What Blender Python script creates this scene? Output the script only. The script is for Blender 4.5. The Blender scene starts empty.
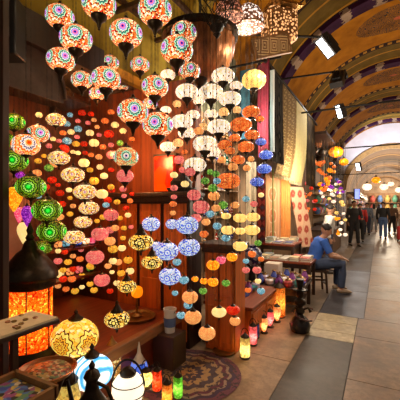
import bpy, bmesh, math, random
from mathutils import Vector, Matrix
R = random.Random(7)
PI = math.pi
sc = bpy.context.scene
COL = sc.collection

# ------------------------------------------------------------------ camera
F = 330.0; HX = 205.0; EYE = 1.6
YAW = math.atan(180.0 / F)
SN, CS = math.sin(YAW), math.cos(YAW)
cam_d = bpy.data.cameras.new('camera'); cam = bpy.data.objects.new('camera', cam_d); COL.objects.link(cam)
cam_d.sensor_width = 36; cam_d.lens = 36 * F / 400.0; cam_d.shift_y = (HX - 200) / 400.0
cam_d.clip_start = 0.05; cam_d.clip_end = 200
cam.location = (0, 0, EYE); cam.rotation_euler = (PI / 2, 0, YAW)
sc.camera = cam

def P(px, py, d):
    """world point seen at a pixel at a camera depth (metres)"""
    lat = (px - 200) / F * d
    return Vector((-d * SN + lat * CS, d * CS + lat * SN, EYE + (HX - py) / F * d))
def G(px, py, z=0.0):
    return P(px, py, F * (EYE - z) / (py - HX))

# ------------------------------------------------------------------ materials
def new_mat(name):
    m = bpy.data.materials.new(name); m.use_nodes = True
    nt = m.node_tree; b = nt.nodes['Principled BSDF']
    return m, nt, b
def N(nt, t, **kw):
    n = nt.nodes.new(t)
    for k, v in kw.items(): setattr(n, k, v)
    return n
def M_(nt, op, a, b=None, c=None):
    n = nt.nodes.new('ShaderNodeMath'); n.operation = op
    for i, v in enumerate((a, b, c)):
        if v is None: continue
        if isinstance(v, (int, float)): n.inputs[i].default_value = v
        else: nt.links.new(v, n.inputs[i])
    return n.outputs[0]
def mix(nt, fac, a, b, mode='MIX'):
    n = nt.nodes.new('ShaderNodeMix'); n.data_type = 'RGBA'; n.blend_type = mode
    for s, v in ((n.inputs['Factor'], fac), (n.inputs[6], a), (n.inputs[7], b)):
        if isinstance(v, (int, float)): s.default_value = v
        elif isinstance(v, tuple): s.default_value = v if len(v) == 4 else v + (1,)
        else: nt.links.new(v, s)
    return n.outputs[2]
def ramp(nt, fac, stops, interp='LINEAR'):
    n = nt.nodes.new('ShaderNodeValToRGB'); cr = n.color_ramp; cr.interpolation = interp
    while len(cr.elements) < len(stops): cr.elements.new(0.5)
    for e, (p, c) in zip(cr.elements, stops):
        e.position = p; e.color = tuple(c) + (1,) if len(c) == 3 else c
    nt.links.new(fac, n.inputs[0])
    return n.outputs[0]
def coords(nt, kind='Object'):
    return nt.nodes.new('ShaderNodeTexCoord').outputs[kind]
def noise(nt, vec, scale, detail=3, rough=.6):
    n = nt.nodes.new('ShaderNodeTexNoise'); n.inputs['Scale'].default_value = scale
    n.inputs['Detail'].default_value = detail; n.inputs['Roughness'].default_value = rough
    nt.links.new(vec, n.inputs['Vector']); return n.outputs['Fac']
def voro(nt, vec, scale, feature='F1'):
    n = nt.nodes.new('ShaderNodeTexVoronoi'); n.feature = feature; n.inputs['Scale'].default_value = scale
    nt.links.new(vec, n.inputs['Vector']); return n

def plain(name, c, rough=.6, metal=0.0, var=.25, scale=9.0, bump=0.0):
    m, nt, b = new_mat(name)
    f = noise(nt, coords(nt), scale)
    d = tuple(x * (1 - var) for x in c); l = tuple(min(1, x * (1 + var)) for x in c)
    nt.links.new(ramp(nt, f, [(.3, d), (.7, l)]), b.inputs['Base Color'])
    b.inputs['Roughness'].default_value = rough; b.inputs['Metallic'].default_value = metal
    if bump:
        bn = N(nt, 'ShaderNodeBump'); bn.inputs['Strength'].default_value = bump
        nt.links.new(noise(nt, coords(nt), scale * 4), bn.inputs['Height']); nt.links.new(bn.outputs[0], b.inputs['Normal'])
    return m
def wood(name, c, rough=.45, axis='Z'):
    m, nt, b = new_mat(name)
    mp = N(nt, 'ShaderNodeMapping'); nt.links.new(coords(nt), mp.inputs[0])
    s = {'X': (1, 14, 14), 'Y': (14, 1, 14), 'Z': (14, 14, 1)}[axis]; mp.inputs['Scale'].default_value = s
    f = noise(nt, mp.outputs[0], 1.6, 5)
    nt.links.new(ramp(nt, f, [(.25, tuple(x * .55 for x in c)), (.55, c), (.8, tuple(min(1, x * 1.3) for x in c))]), b.inputs['Base Color'])
    b.inputs['Roughness'].default_value = rough
    return m
def lin(c): return tuple(x ** 2.2 for x in c)
def glow(name, c, strength, var=.3, scale=16, c2=None, grout=.0):
    """lit crackle glass: small irregular pieces of one colour family"""
    m, nt, b = new_mat(name)
    c = lin(c); c2 = lin(c2) if c2 else None
    v = voro(nt, coords(nt), scale)
    sep = N(nt, 'ShaderNodeSeparateColor'); nt.links.new(v.outputs['Color'], sep.inputs[0])
    d = tuple(x * (1 - var) for x in c)
    col = ramp(nt, sep.outputs[0], [(0, d), (.5, c), (1, c2 or tuple(min(1, x * (1 + var) + .05) for x in c))])
    if grout:
        e = voro(nt, coords(nt), scale, 'DISTANCE_TO_EDGE')
        col = mix(nt, M_(nt, 'LESS_THAN', e.outputs['Distance'], grout), col, tuple(x * .12 for x in c))
    nt.links.new(col, b.inputs['Base Color']); nt.links.new(col, b.inputs['Emission Color'])
    b.inputs['Emission Strength'].default_value = strength; b.inputs['Roughness'].default_value = .2
    return m
def mosaic(name, rings, palette, n=5, rmax=.62, strength=1.2, cell=11, grout=.05, groutc=(.05, .02, .01), petals=12, pet=.03, v0=-.03):
    """lit mosaic glass: rosettes round the equator over irregular tesserae; object space, unit globe"""
    m, nt, b = new_mat(name)
    rings = [(p_, lin(c_)) for p_, c_ in rings]; palette = [lin(c_) for c_ in palette]; groutc = lin(groutc)
    co = coords(nt)
    sp = N(nt, 'ShaderNodeSeparateXYZ'); nt.links.new(co, sp.inputs[0])
    x, y, z = sp.outputs
    az = M_(nt, 'ARCTAN2', y, x)
    t = M_(nt, 'FRACT', M_(nt, 'ADD', M_(nt, 'MULTIPLY', az, n / (2 * PI)), .5 + n))
    u = M_(nt, 'MULTIPLY', M_(nt, 'SUBTRACT', t, .5), 2 * PI / n)
    v = M_(nt, 'SUBTRACT', z, v0)
    r = M_(nt, 'SQRT', M_(nt, 'ADD', M_(nt, 'MULTIPLY', u, u), M_(nt, 'MULTIPLY', v, v)))
    ang = M_(nt, 'ARCTAN2', v, u)
    r = M_(nt, 'ADD', r, M_(nt, 'MULTIPLY', M_(nt, 'SINE', M_(nt, 'MULTIPLY', ang, petals)), pet))
    rn = M_(nt, 'DIVIDE', r, rmax)
    vc = voro(nt, co, cell)
    sepc = N(nt, 'ShaderNodeSeparateColor'); nt.links.new(vc.outputs['Color'], sepc.inputs[0])
    outer = ramp(nt, sepc.outputs[0], [(i / len(palette), c) for i, c in enumerate(palette)], 'CONSTANT')
    ring = ramp(nt, rn, rings, 'CONSTANT')
    col = mix(nt, M_(nt, 'GREATER_THAN', rn, 1.0), ring, outer)
    ve = voro(nt, co, cell, 'DISTANCE_TO_EDGE')
    gr = M_(nt, 'MULTIPLY', M_(nt, 'LESS_THAN', ve.outputs['Distance'], grout), M_(nt, 'GREATER_THAN', rn, .30))
    col = mix(nt, gr, col, groutc)
    nt.links.new(col, b.inputs['Base Color']); nt.links.new(col, b.inputs['Emission Color'])
    b.inputs['Emission Strength'].default_value = strength; b.inputs['Roughness'].default_value = .25
    return m

M = {}
M['dark_brass'] = plain('dark_brass', (.035, .022, .012), .38, .7, .4, 30)
M['iron'] = plain('black_iron', (.02, .018, .016), .5, .6, .3, 20)
M['copper'] = plain('copper', (.45, .17, .06), .35, .45, .4, 6)
M['dull_brass'] = plain('dull_brass', (.3, .17, .05), .35, .8, .35, 14)
M['dark_wood'] = wood('dark_wood', (.045, .018, .008))
M['red_wood'] = wood('red_wood', (.24, .045, .012), axis='Y')
M['orange_wood'] = wood('orange_lacquer', (.66, .15, .018), .35)
M['tan_wood'] = wood('tan_wood', (.3, .15, .06), axis='Y')
M['plank'] = wood('plank', (.33, .14, .05), axis='Y')
M['wicker'] = plain('wicker', (.16, .075, .03), .8, 0, .5, 40)
M['white_plastic'] = plain('white_plastic', (.7, .68, .64), .4, 0, .05)
M['black_plastic'] = plain('black_plastic', (.02, .02, .022), .4, 0, .2)

MC = {
 'M': mosaic('mosaic_red_orange', [(0, (.16, .0, .50)), (.17, (.95, .45, .6)), (.30, (.40, .55, .95)), (.44, (.95, .9, .8)), (.56, (.02, .45, .40)), (.76, (.70, .95, .75)), (.88, (.65, .12, .05))],
     [(1, .45, .15), (1, .80, .55), (.85, .16, .06), (1, .62, .28), (1, .92, .78), (1, .52, .25), (.45, .10, .05)], 5, .50, 1.35, 11, .05, (.22, .06, .02)),
 'MP': mosaic('mosaic_pale', [(0, (.1, .0, .4)), (.2, (.95, .85, .8)), (.45, (.1, .5, .4)), (.65, (.7, .9, .75)), (.85, (.8, .4, .2))],
     [(.95, .75, .5), (1, .6, .3), (.9, .85, .6), (.5, .7, .45), (.9, .4, .2)], 5, .5, 1.0, 9, .04, (.15, .06, .02)),
 'D': mosaic('mosaic_daisy', [(0, (.9, .2, .05)), (.16, (1, .55, .1)), (.3, (.98, .9, .8)), (.46, (.05, .1, .45)), (.58, (.95, .9, .8)), (.72, (1, .42, .06)), (.9, (1, .75, .4))],
     [(.9, .25, .05), (1, .7, .35), (.95, .85, .7)], 4, .78, 1.2, 10, .03, (.2, .07, .02), 14, .05, .05),
 'G': mosaic('mosaic_green', [(0, (.2, 1, .25)), (.16, (.03, .55, .07)), (.38, (.75, 1, .45)), (.5, (.06, .2, .03)), (.62, (.5, .7, .15)), (.78, (.03, .09, .02)), (.9, (.35, .5, .1))],
     [(.1, .18, .03), (.5, .55, .15), (.05, .22, .05), (.6, .45, .12), (.03, .08, .02)], 5, .66, 1.0, 12, .06, (.01, .015, .003)),
 'B': mosaic('mosaic_beige', [(0, (.55, .25, .6)), (.3, (1, .9, .65)), (.6, (.8, .35, .15)), (.8, (1, .85, .4))],
     [(1, .82, .5), (1, .9, .68), (.5, .55, .2), (.8, .45, .2), (1, .78, .3), (1, .86, .6), (.45, .2, .4), (1, .92, .8)], 7, .26, 1.15, 8, .05, (.2, .10, .03)),
 'F': mosaic('filigree_gold', [(0, (1, .85, .4)), (.22, (.10, .05, .0)), (.40, (1, .88, .5)), (.66, (.08, .03, .0)), (.84, (1, .75, .3))],
     [(1, .78, .32), (1, .88, .5), (1, .70, .22)], 5, .50, 1.15, 4.2, .085, (.06, .03, .0), 8, .03, .0),
 'BW': mosaic('mosaic_blue_white', [(0, (.1, .2, .8)), (.2, (.9, .95, 1)), (.5, (.15, .25, .85)), (.75, (.8, .88, 1))],
     [(.85, .9, 1), (.2, .3, .85), (.7, .8, .98), (.9, .92, .95), (.35, .45, .9)], 6, .4, 1.0, 8, .05, (.08, .08, .2)),
 'S': mosaic('mosaic_sunburst', [(0, (1, .70, .2)), (.14, (.2, .06, .0)), (.24, (1, .74, .25)), (.40, (.22, .07, .0)), (.48, (1, .66, .18)), (.62, (.25, .08, .0)), (.69, (1, .90, .4)), (.9, (.3, .10, .0))],
     [(1, .86, .38), (1, .78, .25), (1, .92, .6), (1, .70, .2)], 5, .56, .92, 6, .022, (.45, .2, .04), 10, .04, -.02),
 'W': mosaic('white_bead_glass', [(0, (.25, .16, .10)), (.5, (1, .95, .85))], [(1, .97, .90), (1, .92, .78), (.95, .83, .64), (1, .98, .95)], 11, .14, 1.3, 7, .035, (.70, .45, .22), 4, .0, -.30),
 'WD': glow('warm_white_glass', (1, .74, .45), 1.15, .2, 9, None, .03),
 'C': glow('cream_glass', (1, .8, .42), 1.25, .15, 8, None, .03),
 'O': glow('orange_crackle_glass', (.98, .42, .18), 1.0, .35, 8, (1, .62, .3), .05),
 'PE': glow('peach_glass', (1, .62, .34), .95, .25, 8, (1, .72, .4), .03),
 'RD': glow('red_glass', (.9, .12, .06), .75, .35, 8, (1, .3, .12), .04),
 'P': glow('pink_glass', (.95, .42, .42), .85, .3, 8, (1, .6, .5), .04),
 'Y': glow('yellow_glass', (1, .68, .2), .8, .3, 8, (1, .85, .3), .03),
 'GR': glow('green_glass', (.35, .65, .22), .7, .4, 8, (.7, .95, .4), .04),
 'LB': glow('pale_blue_glass', (.4, .72, .82), .7, .3, 8, (.8, .95, 1), .04),
 'BL': glow('blue_crackle_glass', (.25, .38, .82), .95, .4, 9, (.6, .7, 1), .04),
 'V': glow('violet_glass', (.45, .08, .6), 1.0, .3, 6, (.8, .35, .85), .02),
 'A': glow('amber_glass', (1, .5, .06), 1.2, .25, 6, (1, .75, .2), .0),
 'R2': glow('rose_glass', (.9, .25, .4), 1.0, .25, 6, (1, .6, .65), .0),
 'L': glow('lemon_glass', (1, .84, .52), .95, .15, 6, None, .0),
}
def clear_glow(name, c):
    m = bpy.data.materials.new(name); m.use_nodes = True; nt = m.node_tree; nt.nodes.clear(); c = lin(c)
    o = N(nt, 'ShaderNodeOutputMaterial'); t = N(nt, 'ShaderNodeBsdfTranslucent'); g = N(nt, 'ShaderNodeBsdfPrincipled'); mx = N(nt, 'ShaderNodeMixShader')
    vv = voro(nt, coords(nt), 60); sp = N(nt, 'ShaderNodeSeparateColor'); nt.links.new(vv.outputs['Color'], sp.inputs[0])
    col = ramp(nt, sp.outputs[0], [(0, tuple(x * .5 for x in c)), (.6, c), (1, tuple(min(1, x * 1.3 + .08) for x in c))])
    nt.links.new(col, t.inputs[0]); nt.links.new(col, g.inputs['Base Color']); g.inputs['Roughness'].default_value = .15
    mx.inputs[0].default_value = .25; nt.links.new(t.outputs[0], mx.inputs[1]); nt.links.new(g.outputs[0], mx.inputs[2]); nt.links.new(mx.outputs[0], o.inputs[0]); return m
CG = {'GR': clear_glow('lantern_green', (.45, .85, .30)), 'A': clear_glow('lantern_amber', (1, .62, .25)), 'RD': clear_glow('lantern_red', (1, .30, .12)), 'L': clear_glow('lantern_lemon', (1, .92, .6)),
      'BL': clear_glow('lantern_blue', (.35, .5, 1)), 'R2': clear_glow('lantern_rose', (1, .5, .6)), 'PE': clear_glow('lantern_peach', (1, .72, .5))}
BULB = glow('bulb', (1, .86, .66), 45, .02, 2)
GLOBE_NAMES = {'M': 'mosaic', 'G': 'mosaic'}

# ------------------------------------------------------------------ mesh builder
class MB:
    def __init__(s): s.v = []; s.f = []; s.mi = []; s.m = 0
    def quad(s, a, b, c, d):
        i = len(s.v); s.v += [Vector(a), Vector(b), Vector(c), Vector(d)]; s.f.append((i, i + 1, i + 2, i + 3)); s.mi.append(s.m); return s
    def box(s, c, sz, rz=0, rot=None):
        i = len(s.v); m = rot or Matrix.Rotation(rz, 3, 'Z'); c = Vector(c)
        for z in (-.5, .5):
            for x, y in ((-.5, -.5), (.5, -.5), (.5, .5), (-.5, .5)):
                s.v.append(c + m @ Vector((x * sz[0], y * sz[1], z * sz[2])))
        for q in ((3, 2, 1, 0), (4, 5, 6, 7), (0, 1, 5, 4), (1, 2, 6, 5), (2, 3, 7, 6), (3, 0, 4, 7)):
            s.f.append(tuple(i + k for k in q)); s.mi.append(s.m)
        return s
    def lathe(s, prof, seg=24, c=(0, 0, 0), cap=True, flute=0, nfl=12):
        i = len(s.v); c = Vector(c); n = len(prof)
        for r, z in prof:
            for k in range(seg):
                a = 2 * PI * k / seg; rr = r * (1 + flute * math.cos(a * nfl))
                s.v.append(c + Vector((rr * math.cos(a), rr * math.sin(a), z)))
        for j in range(n - 1):
            for k in range(seg):
                k2 = (k + 1) % seg
                s.f.append((i + j * seg + k, i + j * seg + k2, i + (j + 1) * seg + k2, i + (j + 1) * seg + k)); s.mi.append(s.m)
        if cap:
            s.f.append(tuple(i + k for k in reversed(range(seg)))); s.mi.append(s.m)
            s.f.append(tuple(i + (n - 1) * seg + k for k in range(seg))); s.mi.append(s.m)
        return s
    def tube(s, pts, rad, seg=8, side=None, cap=True):
        """pts polyline; rad: radius or list of radius / (a,b) ellipse radii"""
        pts = [Vector(p) for p in pts]; n = len(pts); i = len(s.v)
        if not isinstance(rad, (list, tuple)): rad = [rad] * n
        up = Vector(side) if side else None; prev = None
        for j, p in enumerate(pts):
            t = (pts[min(j + 1, n - 1)] - pts[max(j - 1, 0)]).normalized()
            ref = up if up else (prev if prev else (Vector((0, 0, 1)) if abs(t.z) < .9 else Vector((1, 0, 0))))
            x = (ref - t * ref.dot(t))
            if x.length < 1e-5: x = t.orthogonal()
            x.normalize(); y = t.cross(x); prev = x
            a, b = rad[j] if isinstance(rad[j], (list, tuple)) else (rad[j], rad[j])
            for k in range(seg):
                q = 2 * PI * k / seg; s.v.append(p + x * (a * math.cos(q)) + y * (b * math.sin(q)))
        for j in range(n - 1):
            for k in range(seg):
                k2 = (k + 1) % seg
                s.f.append((i + j * seg + k, i + j * seg + k2, i + (j + 1) * seg + k2, i + (j + 1) * seg + k)); s.mi.append(s.m)
        if cap:
            s.f.append(tuple(i + k for k in reversed(range(seg)))); s.mi.append(s.m)
            s.f.append(tuple(i + (n - 1) * seg + k for k in range(seg))); s.mi.append(s.m)
        return s
    def ball(s, c, r, seg=16, rings=10):
        r = r if isinstance(r, (tuple, list)) else (r, r, r)
        i = len(s.v); c = Vector(c)
        prof = [(math.sin(PI * j / rings), -math.cos(PI * j / rings)) for j in range(rings + 1)]
        prof[0] = (.02, -1); prof[-1] = (.02, 1)
        s.lathe(prof, seg)
        for k in range(i, len(s.v)):
            q = s.v[k]; s.v[k] = c + Vector((q.x * r[0], q.y * r[1], q.z * r[2]))
        return s
    def mesh(s, name, mats, smooth=True, angle=40):
        me = bpy.data.meshes.new(name); me.from_pydata([tuple(v) for v in s.v], [], s.f)
        for m in (mats if isinstance(mats, (list, tuple)) else [mats]): me.materials.append(m)
        me.polygons.foreach_set('material_index', s.mi)
        bm = bmesh.new(); bm.from_mesh(me); bmesh.ops.recalc_face_normals(bm, faces=bm.faces); bm.to_mesh(me); bm.free()
        if smooth:
            me.polygons.foreach_set('use_smooth', [True] * len(me.polygons)); me.set_sharp_from_angle(angle=math.radians(angle))
        me.update(); return me
    def build(s, name, mats, parent=None, loc=(0, 0, 0), bevel=0, smooth=True, rz=0):
        o = bpy.data.objects.new(name, s.mesh(name, mats, smooth)); COL.objects.link(o); o.location = loc; o.rotation_euler.z = rz
        if parent: o.parent = parent
        if bevel:
            md = o.modifiers.new('bevel', 'BEVEL'); md.width = bevel; md.segments = 2; md.limit_method = 'ANGLE'
        return o
def link(name, me, parent=None, loc=(0, 0, 0), scale=None):
    o = bpy.data.objects.new(name, me); COL.objects.link(o); o.location = loc
    if parent: o.parent = parent
    if scale: o.scale = scale
    return o
def tag(o, label, cat, group=None):
    o['label'] = label; o['category'] = cat
    if group: o['group'] = group
    return o
def thing(name, label, cat, loc=(0, 0, 0), rz=0, group=None):
    o = bpy.data.objects.new(name, None); COL.objects.link(o); o.location = loc; o.rotation_euler.z = rz; o.empty_display_size = .05
    return tag(o, label, cat, group)
def struct(o): o['kind'] = 'structure'; return o
ORD = ['first', 'second', 'third', 'fourth', 'fifth', 'sixth', 'seventh', 'eighth', 'ninth', 'tenth', 'eleventh', 'twelfth', 'thirteenth',
       'fourteenth', 'fifteenth', 'sixteenth', 'seventeenth', 'eighteenth', 'nineteenth', 'twentieth', 'twenty-first', 'twenty-second', 'twenty-third', 'twenty-fourth', 'twenty-fifth', 'twenty-sixth', 'twenty-seventh', 'twenty-eighth', 'twenty-ninth', 'thirtieth']

# ------------------------------------------------------------------ setting: floor
def stone(name, c, rough=.35, c2=None):
    m, nt, b = new_mat(name); co = coords(nt)
    f = noise(nt, co, 2.2, 6, .65); g = noise(nt, co, 13, 6, .75)
    c2 = c2 or tuple(x * .5 for x in c)
    a = ramp(nt, f, [(.32, c2), (.62, c)])
    a = mix(nt, M_(nt, 'MULTIPLY', ramp(nt, g, [(.42, (0, 0, 0)), (.66, (1, 1, 1))]), .7), a, tuple(x * .42 for x in c), 'MIX')
    st_ = noise(nt, co, .9, 7, .75); a = mix(nt, ramp(nt, st_, [(.5, (0, 0, 0)), (.6, (.8, .8, .8))]), a, tuple(x * .45 for x in c))
    b.inputs['Specular IOR Level'].default_value = .28
    nt.links.new(a, b.inputs['Base Color'])
    rr = N(nt, 'ShaderNodeMapRange'); rr.inputs['To Min'].default_value = rough - .1; rr.inputs['To Max'].default_value = rough + .25
    nt.links.new(f, rr.inputs[0]); nt.links.new(rr.outputs[0], b.inputs['Roughness'])
    bn = N(nt, 'ShaderNodeBump'); bn.inputs['Strength'].default_value = .25; bn.inputs['Distance'].default_value = .02
    nt.links.new(f, bn.inputs['Height']); nt.links.new(bn.outputs[0], b.inputs['Normal'])
    return m
FM = [stone('floor_left_stone', (.42, .275, .16), .4), stone('floor_dark_stone', (.095, .068, .048), .42), stone('floor_cream_stone', (.58, .46, .28), .4),
      stone('floor_slate_stone', (.07, .066, .078), .3), stone('floor_tan_stone', (.27, .165, .09), .34), stone('floor_grey_stone', (.27, .205, .15), .34),
      plain('floor_joint', (.07, .055, .045), .8), stone('floor_pale_patch', (.62, .58, .52), .35)]
fl = MB(); fl.m = 6; fl.box((0, 20, -.06), (12, 56, .1))
GAP = .008
def slab(x0, x1, y0, y1, m, z=0.0):
    fl.m = m; fl.box(((x0 + x1) / 2, (y0 + y1) / 2, z - .03), (x1 - x0 - GAP, y1 - y0 - GAP, .06))
slab(-4.5, -.80, -2, 3.4, 0); slab(-4.5, -.80, 3.4, 5.2, 0); slab(-4.5, -.80, 5.2, 9.0, 5); slab(-4.5, -.8, 9, 46, 5)
slab(-.80, -.27, -2, 2.4, 1); slab(-.80, -.27, 2.4, 4.2, 1)
for a, b in ((4.2, 4.47), (4.47, 4.84), (4.84, 5.17)): slab(-.80, -.27, a, b, 2)
slab(-.80, -.2, 5.17, 6.75, 3)
y = 6.75
while y < 45: slab(-.80, -.2, y, y + 2.1, 1 if int(y) % 3 else 3); y += 2.1
xs = [-.27, .62, 1.5, 2.4, 4.5]
for i in range(4):
    y = -1.0 + i * .4
    cuts = [-2, 1.6, 3.32, 4.45, 5.17] if i == 0 else [-2, 1.2 + .3 * i, 2.8 + .2 * i, 4.1, 5.17]
    while cuts[-1] < 46: cuts.append(cuts[-1] + R.uniform(.95, 1.7))
    for a, b in zip(cuts, cuts[1:]): slab(max(xs[i], -.27 if b < 5.2 else -.2), xs[i + 1], a, b, 4 if b < 5.2 else R.choice((4, 5, 5)))
struct(fl.build('floor', FM, smooth=False))

# ------------------------------------------------------------------ setting: vault
CX, RV, ZS = .5, 3.0, 3.1
def vault_mat():
    m, nt, b = new_mat('painted_vault')
    co = coords(nt); sp = N(nt, 'ShaderNodeSeparateXYZ'); nt.links.new(co, sp.inputs[0]); x, y, z = sp.outputs
    t = M_(nt, 'FRACT', M_(nt, 'ADD', M_(nt, 'DIVIDE', M_(nt, 'SUBTRACT', y, 8.0), 4.0), 10.05))
    arc = M_(nt, 'MULTIPLY', M_(nt, 'ARCTAN2', M_(nt, 'SUBTRACT', x, CX), M_(nt, 'SUBTRACT', z, ZS)), RV)
    och = (.46, .175, .008); ol = (.17, .105, .022); gold = (.52, .25, .03); dk = (.035, .018, .016)
    base = ramp(nt, t, [(0, (.05, .014, .05)), (.10, gold), (.115, dk), (.13, och), (.66, dk), (.675, gold), (.71, dk), (.725, ol), (.82, gold), (.835, ol), (.965, gold), (.985, dk)], 'CONSTANT')
    # scrolls on the purple band
    wv = M_(nt, 'SINE', M_(nt, 'MULTIPLY', arc, 9.0)); nz = noise(nt, co, 9, 2)
    scroll = M_(nt, 'MULTIPLY', M_(nt, 'LESS_THAN', t, .1), M_(nt, 'GREATER_THAN', M_(nt, 'ADD', wv, M_(nt, 'MULTIPLY', M_(nt, 'SUBTRACT', nz, .5), 2.5)), .62))
    base = mix(nt, scroll, base, (.42, .30, .22))
    # checks on the striped border
    ck = M_(nt, 'MULTIPLY', M_(nt, 'MULTIPLY', M_(nt, 'GREATER_THAN', t, .675), M_(nt, 'LESS_THAN', t, .71)), M_(nt, 'GREATER_THAN', M_(nt, 'SINE', M_(nt, 'MULTIPLY', arc, 30)), 0))
    base = mix(nt, ck, base, dk)
    # medallion
    du = M_(nt, 'DIVIDE', M_(nt, 'ADD', arc, .1), .95); dv = M_(nt, 'DIVIDE', M_(nt, 'SUBTRACT', t, .36), .16)
    rr = M_(nt, 'SQRT', M_(nt, 'ADD', M_(nt, 'MULTIPLY', du, du), M_(nt, 'MULTIPLY', dv, dv)))
    vr = voro(nt, co, 11)
    sc_ = M_(nt, 'SINE', M_(nt, 'MULTIPLY', vr.outputs['Distance'], 34))
    inside = M_(nt, 'MULTIPLY', M_(nt, 'LESS_THAN', rr, 1.0), M_(nt, 'GREATER_THAN', sc_, -.15))
    base = mix(nt, inside, base, (.03, .032, .04))
    base = mix(nt, M_(nt, 'LESS_THAN', rr, .12), base, (.5, .12, .05))
    # weathered grey plaster on the lower haunches (a repair that keeps its own edge)
    h = M_(nt, 'ADD', z, M_(nt, 'MULTIPLY', noise(nt, co, 1.3), 1.6))
    base = mix(nt, M_(nt, 'MULTIPLY', M_(nt, 'LESS_THAN', h, 4.75), M_(nt, 'GREATER_THAN', y, 4.3)), base, (.25, .25, .16))
    base = mix(nt, M_(nt, 'MULTIPLY', M_(nt, 'LESS_THAN', h, 5.4), M_(nt, 'LESS_THAN', y, 4.3)), base, (.42, .29, .04))
    grime = ramp(nt, noise(nt, co, 3.0, 5), [(.3, (.62, .58, .52)), (.65, (1, 1, 1))])
    base = mix(nt, 1.0, base, grime, 'MULTIPLY')
    nt.links.new(base, b.inputs['Base Color']); b.inputs['Roughness'].default_value = .85; b.inputs['Specular IOR Level'].default_value = .08
    return m
VM = vault_mat()
def arch_shell(mb, r0, r1, y0, y1, cx, zs, seg=48, n=1):
    """barrel shell between radii r0<r1"""
    for k in range(seg):
        a, b = PI * k / seg, PI * (k + 1) / seg
        q = lambda r, a, y: (cx + r * math.cos(a), y, zs + r * math.sin(a))
        for i in range(n):
            ya, yb = y0 + (y1 - y0) * i / n, y0 + (y1 - y0) * (i + 1) / n
            mb.quad(q(r0, a, ya), q(r0, b, ya), q(r0, b, yb), q(r0, a, yb))
        mb.quad(q(r1, a, y0), q(r1, a, y1), q(r1, b, y1), q(r1, b, y0))
        mb.quad(q(r0, a, y0), q(r1, a, y0), q(r1, b, y0), q(r0, b, y0))
        mb.quad(q(r0, a, y1), q(r0, b, y1), q(r1, b, y1), q(r1, a, y1))
v = MB(); arch_shell(v, RV, RV + .25, -2, 21.0, CX, ZS)
struct(v.build('ceiling', VM))
for i, yy in enumerate((0, 4, 8, 12, 16, 20)):
    v = MB(); arch_shell(v, RV - .10, RV + .05, yy - .20, yy + .20, CX, ZS)
    struct(v.build('trim_%d' % (i + 1), VM))
# end wall with arch
plaster = plain('white_plaster', (.72, .70, .74), .8, 0, .08, 2.5)
brownp = plain('brown_painted_plaster', (.33, .19, .10), .75, 0, .3, 3)
def lunette(y0, y1, R0, z0, r, zc, cx, name, mat):
    mb = MB(); seg = 40
    def outer(a): return Vector((cx + R0 * math.cos(a), 0, z0 + R0 * math.sin(a)))
    def inner(a): return Vector((cx + r * math.cos(a), 0, zc + r * math.sin(a)))
    for k in range(seg):
        a, b = PI * k / seg, PI * (k + 1) / seg
        A, B, C, D = outer(a), outer(b), inner(b), inner(a)
        for yy in (y0, y1): mb.quad(*[(p.x, yy, p.z) for p in (A, B, C, D)])
        mb.quad((C.x, y0, C.z), (D.x, y0, D.z), (D.x, y1, D.z), (C.x, y1, C.z))
    for sx in (-1, 1):
        xo, xi = cx + sx * R0, cx + sx * r
        mb.box(((xo + xi) / 2, (y0 + y1) / 2, zc / 2), (abs(xo - xi), y1 - y0, zc))
    return struct(mb.build(name, mat, smooth=False))
lunette(21.0, 21.5, RV + .1, ZS, 2.3, 2.47, CX, 'wall_end', plaster)
v = MB(); arch_shell(v, 2.22, 2.5, 20.86, 21.02, CX, 2.47); struct(v.build('trim_7', plain('ochre_arch_trim', (.42, .24, .08), .7)))
def vault2_mat():
    m, nt, b = new_mat('far_painted_vault'); co = coords(nt); sp = N(nt, 'ShaderNodeSeparateXYZ'); nt.links.new(co, sp.inputs[0])
    t = M_(nt, 'FRACT', M_(nt, 'DIVIDE', sp.outputs[1], 3.0))
    c = ramp(nt, t, [(0, (.26, .14, .05)), (.12, (.06, .03, .02)), (.2, (.20, .115, .06)), (.8, (.07, .035, .02)), (.9, (.28, .16, .05))], 'CONSTANT')
    nt.links.new(c, b.inputs['Base Color']); b.inputs['Roughness'].default_value = .8; return m
v = MB(); arch_shell(v, 2.3, 2.5, 21.5, 44, CX, 2.47); struct(v.build('ceiling_far', vault2_mat()))
wallc = plain('aged_wall', (.26, .16, .085), .8, 0, .35, 2)
olive = plain('olive_plaster', (.42, .30, .05), .75, 0, .3, 2)
def wallbox(name, x0, x1, y0, y1, z0, z1, mat):
    return struct(MB().box(((x0 + x1) / 2, (y0 + y1) / 2, (z0 + z1) / 2), (x1 - x0, y1 - y0, z1 - z0)).build(name, mat, smooth=False))
wallbox('wall_left', -2.75, -2.5, 3.6, 21, 0, 3.15, wallc)
wallbox('wall_left_upper', -2.75, -2.5, -1, 3.6, 3.14, 3.35, olive)
wallbox('wall_right', 3.5, 3.75, 9, 21, 0, 3.15, wallc)
wallbox('wall_left_far', -2.0, -1.8, 21.5, 44, 0, 2.5, wallc)
wallbox('wall_right_far', 2.8, 3.0, 21.5, 44, 0, 2.5, wallc)
wallbox('wall_far_end', -2.2, 3.0, 44, 44.2, 0, 5.2, plain('far_wall', (.42, .30, .2), .8, 0, .35, 1.2))
# lamp shop recess
wallbox('wall_shop_back', -3.9, -3.7, -.5, 3.6, 0, 3.15, wood('shop_back_boards', (.15, .04, .014)))
wallbox('wall_shop_side', -3.7, -1.95, 3.45, 3.6, 0, 3.14, wood('shop_side_boards', (.26, .055, .012)))
wallbox('ceiling_shop', -3.9, -2.5, -.5, 3.6, 3.15, 3.3, plain('shop_ceiling', (.10, .06, .03), .8))
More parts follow.
